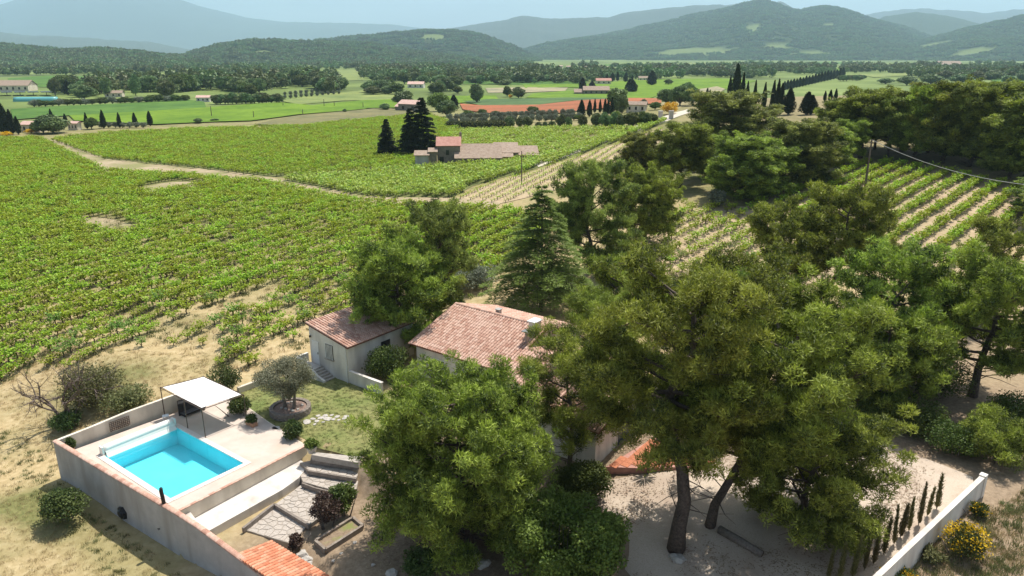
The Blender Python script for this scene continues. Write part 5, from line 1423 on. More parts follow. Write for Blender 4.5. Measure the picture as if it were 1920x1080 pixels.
# bare tree with green bush at the left
bare = thing('bare_tree', 'leafless twisted tree by the dry grass left of the pool', 'tree', tuple(T(130, 795)))
rng = np.random.RandomState(9); mb = MB()
def grow(a, d, L, r, lev):
    b = a + d * L; mb.tube([a, (a + b) / 2 + rng.normal(0, L * 0.06, 3), b], [r, r * 0.8, r * 0.6], 5, False)
    if lev > 0:
        for k in range(3):
            d2 = unit(d + rng.normal(0, 0.55, 3) + [0, 0, 0.05]); grow(a + (b - a) * rng.uniform(0.55, 1), d2, L * rng.uniform(0.6, 0.85), r * 0.55, lev - 1)
for d0 in ([-0.55, 0, 0.85], [0.45, 0.3, 0.85], [0.05, -0.2, 1.0]): grow(np.array([0, 0, -0.1]), unit(np.array(d0)), 2.3, 0.15, 4)
mb.build('branches', M['twig'], bare, True)
shrub('green_shrub', 'tall weedy green bush growing round the leafless tree', 175, 762, None, 3.2, 2.6, 'weed', 74, ncl=60, per=130, L=0.2, Wd=0.05)
shrub('green_shrub', 'dark low bush at the foot of the leafless tree', 125, 805, None, 1.3, 1.2, 'shrub_leaf', 75, ncl=26, per=110)
shrub('green_shrub', 'weedy bush against the outside of the cream wall', 240, 768, None, 1.8, 1.9, 'weed', 76, ncl=30, per=110, L=0.2, Wd=0.05)
# yellow broom
def broom(label, px, py, h, r_, seed):
    p_ = T(px, py)
    tk, cr = blob_meshes(seed, h, r_, 'shrub_leaf', 26, 90, 0.2, 0.03, 0.04, 0.04, stems=5, lift=0.9)
    rng = np.random.RandomState(seed); n = int(1300 * r_ * r_)
    d = unit(rng.normal(size=(n, 3)) + [0, 0, 0.35]); rad = rng.uniform(0.8, 1.04, (n, 1)) * (1 + 0.12 * np.sin(d[:, :1] * 7 + d[:, 1:2] * 5))
    P = d * rad * [r_, r_, h * 0.5] + [0, 0, h * 0.5]
    P = P[(P[:, 2] > 0.25 * h) & (noise2(P[:, 0] * 5, P[:, 1] * 5 + P[:, 2] * 4, seed) > rng.uniform(-0.9, 0.5, len(P)))]
    P += rng.normal(0, 0.05, P.shape)
    v, f, ti = leaves(P, rng.normal(size=P.shape) + [0, 0, 0.6], 0.10, 0.045, rng.uniform(0, 1, len(P)), rng, True)
    fl_ = mk_mesh('flowers', v, f, False, ti); fl_.materials.append(M['broom_flower'])
    place('broom_bush', label, 'shrub', (tk, cr, fl_), tuple(p_), 0, 1, None, ('stems', 'crown', 'flowers'))
broom('large round yellow broom in bloom outside the boundary wall', 1808, 1040, 1.7, 1.15, 81)
broom('yellow broom at the very bottom edge outside the boundary wall', 1685, 1105, 1.0, 0.9, 82)
broom('sparse yellow broom close to the boundary wall end', 1835, 968, 0.8, 0.5, 84)
shrub('green_shrub', 'low green weeds at the foot of the boundary wall', 1745, 1050, None, 0.7, 0.7, 'weed', 85, ncl=14, per=70)
# potted plants
def pot(label, px, py, z, r_, h, mat, leaf, seed, ph, box=False):
    p_ = G(px, py, z)
    t_ = thing('plant_pot', label, 'plant pot', tuple(p_))
    m_ = MB()
    if box: m_.box((0, 0, h / 2), (r_ * 3, r_ * 1.5, h), rz=ang_v)
    else: m_.lathe((0, 0, 0), [(r_ * 0.7, 0), (r_, h * 0.9), (r_ * 1.08, h * 0.9), (r_ * 1.08, h), (r_ * 0.9, h), (r_ * 0.85, h * 0.9)], 14)
    m_.build('pot', M[mat], t_)
    tk, cr = blob_meshes(seed, ph, r_ * 1.5, leaf, 14, 90, 0.16, 0.04, 0.02, 0.02, stems=3)
    obj('plant', cr, None, t_, (0, 0, h * 0.8))
pot('rectangular terracotta trough with a plant on the terrace edge', 472, 797, 0.0, 0.28, 0.28, 'terracotta', 'shrub_leaf', 91, 0.5, True)
pot('pale round pot with bright green plant beside the garden steps', 585, 848, -0.05, 0.34, 0.42, 'concrete', 'bright_leaf', 92, 0.55)
pot('potted shrub in the corner where the two pool walls meet', 133, 848, 0.0, 0.25, 0.3, 'terracotta', 'shrub_leaf', 93, 0.75)
# young cypresses along the boundary wall
ycy = [cypress_meshes(100 + i, 2.6, 0.12, 'young_cypress_leaf', 330, 0.2, 0.026) for i in range(3)]
for k, (px, py, s) in enumerate([(1552,1085,.9),(1572,1090,1.0),(1597,1084,1.02),(1620,1070,1.05),(1638,1058,.95),(1656,1040,.98),(1676,1022,.9),(1688,1008,1.0),(1704,996,.9),(1722,985,1.0),(1738,968,.95),(1756,955,1.0)]):
    place('young_cypress', 'thin young cypress along the white boundary wall, %s from the photo bottom' % ORD[k], 'tree', ycy[k % 3], tuple(T(px, py)), k * 1.7, (0.8 + 0.5 * ((k * 37) % 10) / 10, 0.9, s * (0.82 + 0.3 * ((k * 53) % 10) / 10)), 'young cypress row along the boundary wall').rotation_euler = (0.05 * math.sin(k * 2.3), 0.06 * math.cos(k * 1.9), k * 1.7)
# palm like plant by the terracotta terrace
def spiky(label, px, py, trunk, L, n, seed):
    p_ = T(px, py); rng = np.random.RandomState(seed)
    az = rng.uniform(0, 6.28, n); el = rng.uniform(0.05, 1.2, n)
    D = np.c_[np.cos(az) * np.cos(el), np.sin(az) * np.cos(el), np.sin(el)]
    v, f, ti = leaves(np.tile([0, 0, trunk], (n, 1)) + D * 0.08, D, L * rng.uniform(.8, 1.1, n), 0.035, rng.uniform(0, 1, n), rng, True)
    me = mk_mesh('fronds', v, f, False, ti); me.materials.append(M['bright_leaf'])
    m_ = MB(); m_.tube([[0, 0, -0.1], [0.02, 0, trunk]], [0.09, 0.07], 7); tk = m_.mesh('trunk'); tk.materials.append(M['bark'])
    place('spiky_plant', label, 'plant', (tk, me), tuple(p_), 0, 1, None, ('trunk', 'fronds'))
spiky('small palm like yucca on the terracotta terrace', 1215, 888, 1.0, 0.8, 110, 1)
spiky('spiky leaved plant right of the thick pine trunk', 1315, 868, 0.3, 0.9, 90, 2)
# fallen log and rocks
a, b = T(1348, 998), T(1428, 1045)
lgm = thing('fallen_log', 'thick fallen log lying right of the slim pine trunk', 'log', tuple((a + b) / 2))
m_ = MB(); c_ = (a + b) / 2; m_.tube([a - c_ + [0, 0, .2], [0, 0, .22], b - c_ + [0, 0, .2]], [0.24, 0.22, 0.19], 9); m_.build('log', M['grey_bark'], lgm, True)
rng = np.random.RandomState(4)
def rock_mesh(seed):
    r_ = np.random.RandomState(seed); bm = bmesh.new(); bmesh.ops.create_icosphere(bm, subdivisions=2, radius=1)
    for v_ in bm.verts: v_.co = Vector((v_.co.x * 1.1, v_.co.y * 0.9, v_.co.z * 0.6)) * (1 + 0.28 * math.sin(v_.co.x * 3 + seed) * math.cos(v_.co.y * 4 + seed * 2) + r_.uniform(-.06, .06))
    me = bpy.data.meshes.new('rock'); bm.to_mesh(me); bm.free(); me.materials.append(M['rock']); return me
rocks = [rock_mesh(i) for i in range(4)]
for k, (px, py, s) in enumerate([(568,1042,.35),(575,1050,.3),(560,1048,.25),(580,1060,.28),(825,1005,.4),(835,1020,.45),(860,1030,.35),(880,1045,.5),(850,1050,.4),(838,992,.3),(735,1078,.35),(905,1060,.4),(810,1035,.25),(1270,1050,.4),(665,1018,.12),(640,1038,.1),(700,1060,.12),(625,1052,.1)]):
    p_ = T(px, py); o = obj('rock', rocks[k % 4], None, None, (p_[0], p_[1], p_[2] + s * 0.15), (0, 0, rng.uniform(0, 6)), s)
    near_bed = k < 4 or k >= 14
    tag(o, 'pale rock on the bare earth around the raised bed' if near_bed else ('pale rock at the thick pine trunk foot' if k == 13 else 'pale rock in the rubble under the broad bushy pine'), 'rock', 'rocks by the raised bed' if near_bed else 'rocks under the pine')
# ------------------------------------------------------------------ vines
ROWD = unit(np.array([5.1, 9.2])); 
def rows(poly, d, row, step, rng, jit=0.09, gap=None):
    P = np.array([q[:2] for q in poly]); d = unit(np.array(d, float)); n = np.array([-d[1], d[0]])
    s, t = P @ d, P @ n
    out = []
    for k, tt in enumerate(np.arange(t.min(), t.max(), row)):
        ss = np.arange(s.min(), s.max(), step); ss = ss + rng.uniform(-jit, jit, len(ss)) + rng.uniform(0, step)
        out.append(ss[:, None] * d + (tt + rng.uniform(-jit * .5, jit * .5, len(ss)))[:, None] * n)
    q = np.vstack(out); q = q[in_poly(q[:, 0], q[:, 1], P)]
    if gap is not None: q = q[gap(q[:, 0], q[:, 1])]
    return np.c_[q, hgt(q[:, 0], q[:, 1]) + 0.03]
rng = np.random.RandomState(123)
bare1 = smooth_poly(PX((135,413),(190,403),(272,428),(255,442),(190,438)), it=2); bare2 = smooth_poly(PX((250,355),(330,338),(400,344),(330,360),(270,364)), it=2)
def gap1(x, y):
    thin = noise2(x * 0.06, y * 0.06, 3)
    d_ = np.hypot(x + 20, y - 60)
    pr = 0.98 - 0.15 * (thin > 0.6) - 0.2 * (thin > 1.1) - 0.25 * np.exp(-((y - 60) / 10) ** 2) * (x > -34)
    rr = np.round((x * -ROWD[1] + y * ROWD[0]) / 2.4); pr = pr - 0.75 * (noise2((x * ROWD[0] + y * ROWD[1]) * 0.22 + rr * 7.3, rr * 3.1, 15) > 1.15)
    return (rng.uniform(size=x.shape) < pr) & ~in_poly(x, y, bare1) & ~in_poly(x, y, bare2)
v1 = rows(V1, ROWD, 2.4, 0.75, rng, 0.06, gap=gap1)
v5 = rows(V5f, unit(np.array([T(1750, 435)[0] - T(1650, 500)[0], T(1750, 435)[1] - T(1650, 500)[1]])), 2.7, 0.72, rng, gap=lambda x, y: rng.uniform(size=x.shape) < 0.94 - 0.35 * (noise2(x * .12, y * .12, 8) > 0.7))
v6 = rows(V6f, unit(np.array([13.4, 14.9])), 2.3, 1.3, rng, gap=lambda x, y: rng.uniform(size=x.shape) < 0.85)
v2 = rows(V2f, (0.5, 0.86), 2.7, 1.0, rng, 0.06, gap=lambda x, y: (rng.uniform(size=x.shape) < 0.97) & (np.abs(((x * 0.35 + y * 0.94) - 214)) > 1.6))
v3 = rows(V3f, (0.45, 0.9), 2.0, 1.0, rng)
v8 = rows(V8f, (0.9, 0.42), 2.4, 1.2, rng, gap=lambda x, y: rng.uniform(size=x.shape) < 0.85)
v7 = rows(V7f, (0.93, 0.36), 3.4, 0.7, rng)
v4 = rows(V4f, (0.40, 0.92), 2.2, 1.1, rng, 0.05)
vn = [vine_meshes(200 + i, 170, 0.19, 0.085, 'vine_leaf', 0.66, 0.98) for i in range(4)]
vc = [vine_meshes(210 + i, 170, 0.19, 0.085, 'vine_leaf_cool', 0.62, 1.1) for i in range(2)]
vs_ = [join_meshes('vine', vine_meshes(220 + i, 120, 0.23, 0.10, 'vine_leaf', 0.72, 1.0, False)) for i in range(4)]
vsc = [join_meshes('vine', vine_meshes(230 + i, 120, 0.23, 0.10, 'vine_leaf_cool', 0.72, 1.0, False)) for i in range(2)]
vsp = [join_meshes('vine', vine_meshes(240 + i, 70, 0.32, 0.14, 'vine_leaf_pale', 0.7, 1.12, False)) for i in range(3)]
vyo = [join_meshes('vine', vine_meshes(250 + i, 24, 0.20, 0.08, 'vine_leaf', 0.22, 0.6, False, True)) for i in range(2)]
def split(v, k, seed):
    d = np.hypot(v[:, 0], v[:, 1]); u = v[:, 0] / v[:, 1]
    vis = (np.abs(u) < 0.72)
    idx = np.argsort(np.where(vis, d, 1e9))
    return v[idx[:k]], v[idx[k:]]
r2 = np.random.RandomState(5)
n1, v1r = split(v1, 200, 1)
n5, v5r = split(v5, 50, 2)
n6, v6r = split(v6, 50, 3)
def rowrot(n, d): return np.arctan2(d[1], d[0]) + r2.normal(0, 0.25, n) + math.pi * (r2.rand(n) > 0.5)
for pts, label, grp in ((n1, 'free standing vine with bare soil around it between pool and garage', 'near vines of the left vineyard'), (n5, 'vine at the near end of a clean right vineyard row', 'near vines of the right vineyard'), (n6, 'leafy vine in the small middle vineyard behind the pines', 'near vines of the middle vineyard')):
    for p_ in pts:
        ms = vn[r2.randint(4)] if r2.rand() < 0.8 else vc[r2.randint(2)]
        s = r2.uniform(0.7, 1.2)
        place('grape_vine', label, 'vine', ms, tuple(p_), float(rowrot(1, ROWD)[0]), (s, s, s * r2.uniform(.85, 1.15)), grp, ('trunk', 'foliage'))
def rowrot(n, d): return np.arctan2(d[1], d[0]) + r2.normal(0, 0.25, n) + math.pi * (r2.rand(n) > 0.5)
def patch(v, f):
    m = f(v[:, 0], v[:, 1]); return v[m], v[~m]
cool, warm = patch(v1r, lambda x, y: noise2(x * .035, y * .035, 11) > 0.55)
scatter('vineyard_rows', 'yellow green vines filling the large left vineyard', 'vineyard', warm, vs_, r2, 0.8, 1.3, rot=rowrot(len(warm), ROWD))
scatter('vineyard_rows', 'cooler green vines in patches of the left vineyard', 'vineyard', cool, vsc, r2, 0.8, 1.3, rot=rowrot(len(cool), ROWD))
scatter('vineyard_rows', 'bright dense vines in the field beyond the dirt track', 'vineyard', v2, vs_, r2, 0.9, 1.3, rot=rowrot(len(v2), (0.5, 0.86)))
scatter('vineyard_rows', 'pale green vines in the strip in front of the old farm', 'vineyard', v3, vsp, r2, 0.9, 1.3)
scatter('vineyard_rows', 'young short vines in the striped brown field', 'vineyard', v4, vyo, r2, 0.8, 1.3)
scatter('vineyard_rows', 'vine rows of the right hillside vineyard', 'vineyard', v5r, vs_, r2, 0.85, 1.25, rot=rowrot(len(v5r), (0.67, 0.74)))
scatter('vineyard_rows', 'vines of the middle vineyard between the pines', 'vineyard', v6r, vs_, r2, 0.8, 1.2)
scatter('vineyard_rows', 'straight vine rows at the far left edge', 'vineyard', v7, vs_, r2, 0.9, 1.25)
scatter('vineyard_rows', 'vines in the field behind the old farm', 'vineyard', v8, vsp, r2, 0.85, 1.2)
# grass and weeds
def scat_poly(poly, n, rng): 
    P = np.array([q[:2] for q in poly]); lo, hi = P.min(0), P.max(0); out = []
    q = rng.uniform(lo, hi, (n * 3, 2)); q = q[in_poly(q[:, 0], q[:, 1], P)][:n]
    return np.c_[q, hgt(q[:, 0], q[:, 1]) + 0.02]
dry = [tuft_mesh('dry_tuft', 300 + i, 26, 0.28, 0.012, 0.16, 'dry_grass') for i in range(3)]
weed = [tuft_mesh('weed_tuft', 310 + i, 30, 0.30, 0.022, 0.16, 'weed') for i in range(3)]
lft = [(-60, 20), (-12, 20), W(-1.5, 17)[:2], W(-1.9, -3.1)[:2], W(9.6, -2.8)[:2], W(14, -1.8)[:2], W(17, -6)[:2], (-30, 60), (-60, 66)]
q = scat_poly(lft, 17000, r2); a_, b_ = ab(q[:, 0], q[:, 1])
gm = (((a_ < -1) & (a_ > -4)) | (noise2(q[:, 0] * .3, q[:, 1] * .3, 2) > 1.1))
keep = noise2(q[:, 0] * .25, q[:, 1] * .25, 6) > -0.5
scatter('dry_grass', 'dry straw coloured grass left of the pool wall', 'grass', q[~gm & keep], dry, r2, 0.25, 0.7)
scatter('weeds', 'green weeds and grass along the shaded foot of the pool wall', 'grass', q[gm][::2], weed + dry[:2], r2, 0.35, 0.9)
q = scat_poly(V1, 9000, r2); q = q[(q[:, 1] < 115)]
scatter('vineyard_grass', 'dry grass and weeds between the left vine rows', 'grass', q, dry + weed[:2], r2, 0.7, 1.5)
q = scat_poly(LAWN, 2500, r2)
scatter('lawn_grass', 'short green tufts in the lawn', 'grass', q - [0, 0, 0.03], weed[:2], r2, 0.25, 0.45)
q = scat_poly([T(1640, 1085), T(1850, 960), T(1990, 880), T(1990, 1085)], 900, r2)
scatter('weeds', 'weeds and dry grass outside the boundary wall', 'grass', q, dry + weed, r2, 0.5, 1.1)

# fallen needles and pebbles on the drive
def fleck(seed, n, L, Wd, spread, mat):
    r_ = np.random.RandomState(seed); P = np.c_[r_.uniform(-spread, spread, (n, 2)), r_.uniform(0.004, 0.02, n)]
    v, f, t = leaves(P, np.c_[r_.normal(size=(n, 2)), r_.normal(0, .12, n)], L, Wd, r_.uniform(0, 1, n), r_, True, np.array([0, 0, 3.0]))
    me = mk_mesh('fleck', v, f, False, t); me.materials.append(mat); return me
M['litter'] = leafmat('litter', (0.20, 0.14, 0.09), (0.36, 0.27, 0.19), 0.0, 0.9)
fl = [fleck(700 + i, 22, 0.14, 0.028, 0.7, M['litter']) for i in range(3)]
q = scat_poly([(-8, 30), (16, 30), (24, 37), (33, 50), (30, 60), (14, 62), (6, 41), (-8, 44)], 2600, r2)
q = q[noise2(q[:, 0] * .35, q[:, 1] * .35, 31) > -0.35]
scatter('needle_litter', 'fallen brown needles on the drive and under the pines', 'litter', q + [0, 0, 0.012], fl, r2, 0.6, 1.3)
# ------------------------------------------------------------------ farm and houses in the valley
def block(root, x0, x1, y0, y1, h, roof, rh, wm, rm, over=0.25, z0=-0.5):
    m_ = MB(); m_.prism([(x0, y0), (x1, y0), (x1, y1), (x0, y1)], z0, h)
    if roof == 'gx':      # ridge along x
        ym = (y0 + y1) / 2
        for x in (x0, x1): m_.add([[x, y0, h], [x, y1, h], [x, ym, h + rh]], [[0, 1, 2], [2, 1, 0]])
        sl = [[[x0 - over, y0 - over, h - .06], [x1 + over, y0 - over, h - .06], [x1 + over, ym, h + rh + .06], [x0 - over, ym, h + rh + .06]], [[x0 - over, ym, h + rh + .06], [x1 + over, ym, h + rh + .06], [x1 + over, y1 + over, h - .06], [x0 - over, y1 + over, h - .06]]]
    elif roof == 'gy':
        xm = (x0 + x1) / 2
        for y in (y0, y1): m_.add([[x0, y, h], [x1, y, h], [xm, y, h + rh]], [[0, 1, 2], [2, 1, 0]])
        sl = [[[x0 - over, y0 - over, h - .06], [xm, y0 - over, h + rh + .06], [xm, y1 + over, h + rh + .06], [x0 - over, y1 + over, h - .06]], [[xm, y0 - over, h + rh + .06], [x1 + over, y0 - over, h - .06], [x1 + over, y1 + over, h - .06], [xm, y1 + over, h + rh + .06]]]
    else:                 # single pitch falling to the front
        m_.add([[x0, y0, h], [x0, y1, h], [x0, y1, h + rh], [x1, y0, h], [x1, y1, h], [x1, y1, h + rh]], [[0, 1, 2], [2, 1, 0], [3, 4, 5], [5, 4, 3], [1, 4, 5, 2]])
        sl = [[[x0 - over, y0 - over, h - .06 + .03], [x1 + over, y0 - over, h - .06 + .03], [x1 + over, y1 + over, h + rh + .09], [x0 - over, y1 + over, h + rh + .09]]]
    m_.build('wall', wm, root)
    r_ = MB()
    for s in sl: quad_slab(r_, s, 0.14)
    return r_.build('roof', rm, root)
def opening(root, x, y, z, w, h, mat, name='window'):
    m_ = MB(); m_.box((x, y, z), (w, 0.12, h)); return m_.build(name, mat, root)
fx, fy = float(T(880, 311)[0]), float(T(880, 311)[1])
fm = thing('old_farmhouse', 'old stone farmhouse with tower and weathered clay roofs among vines', 'farmhouse', (fx, fy, float(hgt(fx, fy))), 0.06)
r1 = block(fm, -6.8, -1.9, 2.0, 7.6, 4.1, 'gx', 1.5, M['old_stone_wall'], M['red_old_tile'])
m_ = MB(); m_.box((-1.8, 6.2, 5.8), (0.5, 0.5, 1.3)); m_.build('chimney', M['old_stone_wall'], r1)
block(fm, -2.9, 6.8, -0.2, 5.0, 1.7, 'sp', 2.3, M['old_stone_wall'], M['old_tile'])
block(fm, 5.6, 10.6, 2.4, 8.0, 2.5, 'sp', 1.4, M['old_stone_wall'], M['old_tile'])
block(fm, 6.9, 9.2, 0.2, 2.35, 1.9, 'sp', 0.5, M['red_old_tile'], M['old_tile'])
block(fm, 11.0, 15.0, 3.6, 8.4, 1.8, 'sp', 1.3, M['old_stone_wall'], M['old_tile'])
block(fm, -11.4, -8.6, -0.2, 2.0, 2.4, 'sp', 0.6, M['grey_render'], M['old_tile'])
block(fm, -8.5, -6.9, 0.6, 2.4, 3.0, 'sp', 0.5, M['old_stone_wall'], M['old_tile'])
for x, y, z, w, h in ((-4.6, 1.95, 2.6, .7, 1.0), (-5.9, 1.95, 0.9, .9, 1.6), (7.6, 2.35, 1.7, .25, 1.4), (9.3, 2.35, 1.2, .9, 1.6), (1.5, -0.25, 0.8, .8, .7), (12.6, 3.55, 1.0, 1.4, 1.2)): opening(fm, x, y, z, w, h, M['dark_glass'])
# distant houses: pixel of base centre, width, depth, wall height in metres
def house(label, px, py, wpx, roof, wm, rm, rz=0.0, name='far_house', wins=3, extra=None, cat='house', hk=0.24):
    p_ = T(px, py); t_ = thing(name, label, cat, tuple(p_), rz)
    w = wpx * mpp(*p_); d = w * 0.55; h = min(6.5, max(2.4, w * hk)); rh = d * 0.26
    block(t_, -w / 2, w / 2, 0, d, h, roof, rh, wm, rm, 0.35)
    for k in range(wins):
        opening(t_, -w / 2 + w * (k + 0.5) / wins, -0.03, h * 0.5, min(1.3, w / wins * .3), h * 0.42, M['dark_glass'])
    if extra:
        x0, x1, s2 = extra; block(t_, x0 * w, x1 * w, 0.1 * d, d * 0.9, h * s2, roof, rh * 0.8, wm, rm, 0.3)
    return t_
cr_, gy_, st_ = M['cream_render'], M['grey_render'], M['old_stone_wall']
house('pink roofed barn at the corner of the brown fallow field', 765, 209, 46, 'gx', st_, M['pink_roof'], -0.55, 'barn', 2, (-0.72, -0.505, 0.6), 'barn', 0.30)
house('low cream house among trees by the lone cypresses at left', 58, 248, 36, 'gx', cr_, M['pink_roof'], -0.1, hk=0.4)
house('pale roofed outbuilding half hidden behind the left bushy trees', 137, 244, 20, 'gx', cr_, M['pink_roof'], -0.2, hk=0.4)
house('white house at the end of the pale lane in the left fields', 381, 191, 24, 'gx', M['white_render'], M['pink_roof'], 0.1, hk=0.34)
house('pale villa hidden in the left tree belt', 213, 182, 30, 'gx', cr_, M['old_tile'], 0.15)
house('long pale farm sheds at the far left edge', 20, 171, 64, 'gx', cr_, M['old_tile'], 0.1, wins=6, hk=0.16)
house('farm with two cypresses on the middle distance fields', 703, 147, 20, 'gx', cr_, M['red_old_tile'], 0.1)
house('long low white barn behind the barn trees', 779, 165, 30, 'gx', M['white_render'], M['pink_roof'], -0.1)
house('pale farm buildings beyond the round tree', 862, 146, 22, 'gx', M['white_render'], M['pink_roof'], 0.0, extra=(0.62, 1.3, 0.7))
house('large greyish farm building behind the poppy field', 1118, 177, 48, 'gx', st_, M['old_tile'], -0.05, wins=5, extra=(-0.85, -0.51, 0.5), hk=0.16)
house('long farmhouse with red roof behind the greyish farm', 1132, 158, 28, 'gx', cr_, M['red_old_tile'], 0.0)
house('flat roofed pale house beside the yellow bush at the road bend', 1192, 210, 36, 'gx', cr_, M['old_tile'], -0.3, hk=0.34)
house('pale house with grey roof in front of the big dark cypress', 1208, 151, 20, 'gx', cr_, M['old_tile'], 0.0)
house('long white building far right in the valley', 1783, 126, 42, 'gx', M['white_render'], M['old_tile'], 0.0, wins=6, hk=0.12)
house('white house at the head of the far cypress avenue', 1500, 134, 20, 'gx', M['white_render'], M['old_tile'], 0.0)
# far village
r3 = np.random.RandomState(17)
for k, (px, py) in enumerate([(1010,131),(1030,129),(1050,130),(1066,127),(1082,129),(1100,128),(1120,130),(1140,128),(975,131),(1000,128),(1128,126),(1052,126),(1232,126),(1260,131),(1345,128),(930,126),(880,127)]):
    house('pale little house of the far village at the hill foot', px, py, r3.uniform(5, 9), 'gx', M['white_render'] if k % 3 else cr_, M['pink_roof'] if k % 2 else M['old_tile'], r3.uniform(-.3, .3), 'village_house', 3, hk=0.3)['group'] = 'houses of the far village'
for k, (px, py) in enumerate([(1640,128),(1700,131),(1740,127),(1815,126),(1890,133),(1600,131),(1560,127),(1480,124)]):
    house('pale little house scattered in the far right valley', px, py, r3.uniform(5, 9), 'gx', M['white_render'], M['pink_roof'] if k % 2 else M['old_tile'], r3.uniform(-.3, .3), 'village_house', 3, hk=0.3)['group'] = 'houses of the far right valley'
p_ = T(68, 190); gh = thing('greenhouse', 'long greenhouse with turquoise cover at the left', 'greenhouse', tuple(p_), 0.12)
m_ = MB()
m_.tube([[-11 + 2.2 * i, 0, 0.1] for i in range(11)], 2.4, 10); m_.build('cover', plain('turquoise_film', (0.14, 0.42, 0.42), 0.4), gh, True)
sh_ = thing('solar_shed', 'dark striped shelters beside the far left sheds', 'shed', tuple(T(32, 179)), 0.1)
for k in range(6):
    m_ = MB(); m_.box((-22 + k * 8, 0, 2.2), (6, 16, 0.2), rz=0.5); m_.build('shade_panel', M['black_plastic'], sh_)
    m_ = MB(); m_.tube([[-22 + k * 8, 0, -0.3], [-22 + k * 8, 0, 2.1]], 0.2, 5); m_.build('post', M['grey_metal'], sh_)
# stone gate pillars at the road bend
for px, lb in ((1238, 'left stone pillar at the road bend gate'), (1258, 'right stone pillar at the road bend gate')):
    p_ = T(px, 223); t_ = thing('gate_pillar', lb, 'pillar', tuple(p_)); m_ = MB(); m_.box((0, 0, 1.0), (1.1, 1.1, 2.2)); m_.build('shaft', M['rock'], t_); m_ = MB(); m_.box((0, 0, 2.18), (1.4, 1.4, 0.15)); m_.build('cap', M['rock'], t_)
# poles and wire
def pole(label, px, py, topy, r_=0.13, arm=True):
    p_ = T(px, py); h = pz(topy, p_[1]) - p_[2]; t_ = thing('utility_pole', label, 'pole', tuple(p_))
    m_ = MB(); m_.tube([[0, 0, -0.3], [0, 0, h]], [r_ * 1.2, r_ * 0.8], 7); m_.build('shaft', M['pole_wood'], t_)
    if arm:
        m_ = MB(); m_.box((0, 0, h - 0.4), (1.2, 0.1, 0.12)); m_.build('crossarm', M['pole_wood'], t_)
    return p_ + [0, 0, h]
w0 = pole('tall utility pole standing in the right vineyard', 1621, 357, 262, 0.15)
pole('thin utility pole beside the striped young vines', 978, 346, 283, 0.10, False)
for px, py, ty, lb in ((397, 219, 199, 'field pole left of the round field bushes'), (476, 222, 208, 'field pole at the left end of the brown fallow field'), (568, 216, 205, 'field pole beside the grey tufts of the fallow field'), (608, 201, 186, 'field pole in the bright strip left of the barn'), (627, 200, 191, 'field pole just right of the bright strip pole'), (681, 203, 192, 'field pole nearest to the barn'), (531, 199, 190, 'field pole by the orchard rows')):
    pole(lb, px, py, ty, 0.16, False)
wr = thing('power_line', 'pale overhead cable running from the vineyard pole to the right', 'cable', tuple(w0))
d = ray(1990, 352); e_ = d / d[1] * 92.0 + [0, 0, CAM_H]
pts_ = [(w0 * (1 - t) + e_ * t) + [0, 0, -1.4 * 4 * t * (1 - t)] - w0 for t in np.linspace(0, 1, 20)]
m_ = MB(); m_.tube(pts_, 0.045, 5); m_.build('cable', M['wire'], wr)
# ------------------------------------------------------------------ trees of the valley
mid_b = [blob_meshes(400 + i, 9.0, 4.2, 'broad_leaf', 46, 110, 0.55, 0.26, 0.14, 0.3, 1.5) for i in range(3)]
mid_d = [blob_meshes(410 + i, 9.0, 4.2, 'far_leaf', 46, 110, 0.6, 0.28, 0.10, 0.3, 1.5) for i in range(3)]
mid_o = [blob_meshes(420 + i, 3.2, 1.9, 'grey_leaf', 26, 80, 0.30, 0.10, 0.10, 0.12, 0.8) for i in range(2)]
mid_c = [cypress_meshes(430 + i, 9.0, 1.15, 'cypress_leaf', 1500, 0.5, 0.11) for i in range(2)]
mid_y = blob_meshes(425, 4.0, 2.6, 'broom_flower', 20, 70, 0.35, 0.14, 0.05, 0.1, 0.9)
mid_g = blob_meshes(426, 8.0, 4.0, 'bright_leaf', 46, 110, 0.5, 0.24, 0.12, 0.3, 1.5)
rt_ = np.random.RandomState(91)
def vtree(kind, label, px, py, topy, wpx, group=None, name=None):
    base = {'b': (mid_b, 9.3, 4.2, 'broadleaf_tree'), 'd': (mid_d, 9.3, 4.2, 'broadleaf_tree'), 'o': (mid_o, 3.4, 1.9, 'olive_tree'), 'c': (mid_c, 9.0, 1.15, 'cypress_tree'), 'y': ([mid_y], 4.0, 2.6, 'yellow_bush'), 'g': ([mid_g], 8.2, 4.0, 'broadleaf_tree')}[kind]
    p_ = T(px, py); h = pz(topy, p_[1]) - p_[2]; w_ = wpx * mpp(*p_) / 2
    ms = base[0][rt_.randint(len(base[0]))]
    return place(name or base[3], label, 'shrub' if kind == 'y' else 'tree', ms, tuple(p_), rt_.uniform(0, 6.28), (w_ / base[2], w_ / base[2], h / base[1]), group)
for k, (px, py, ty, w_) in enumerate(((164,242,211,8),(195,241,206,10),(225,240,211,8),(254,238,211,9),(282,236,208,10))):
    vtree('c', '%s slim cypress from the left in the row of five along the field edge' % ORD[k], px, py, ty, w_, 'row of five cypresses')
for px, py, ty, w_, lb in ((10,252,193,22,'tall dark cypress at the far left edge'),(24,252,205,14,'cypress just right of the tall left edge cypress'),(35,252,218,11,'short cypress right of the left edge pair'),(98,232,204,8,'thin cypress behind the left cream house'),(92,232,213,6,'tiny cypress behind the left cream house'),(124,236,213,8,'cypress beside the left cream house right end'),(851,207,178,18,'lone dark cypress beside the poppy field')):
    vtree('c', lb, px, py, ty, w_)
vtree('d', 'dark bushy tree in front of the left cream house', 100, 250, 215, 62)
vtree('d', 'second dark bushy tree before the left cream house', 82, 250, 222, 40)
vtree('b', 'tree beside the first cypress of the row of five', 172, 242, 219, 26)
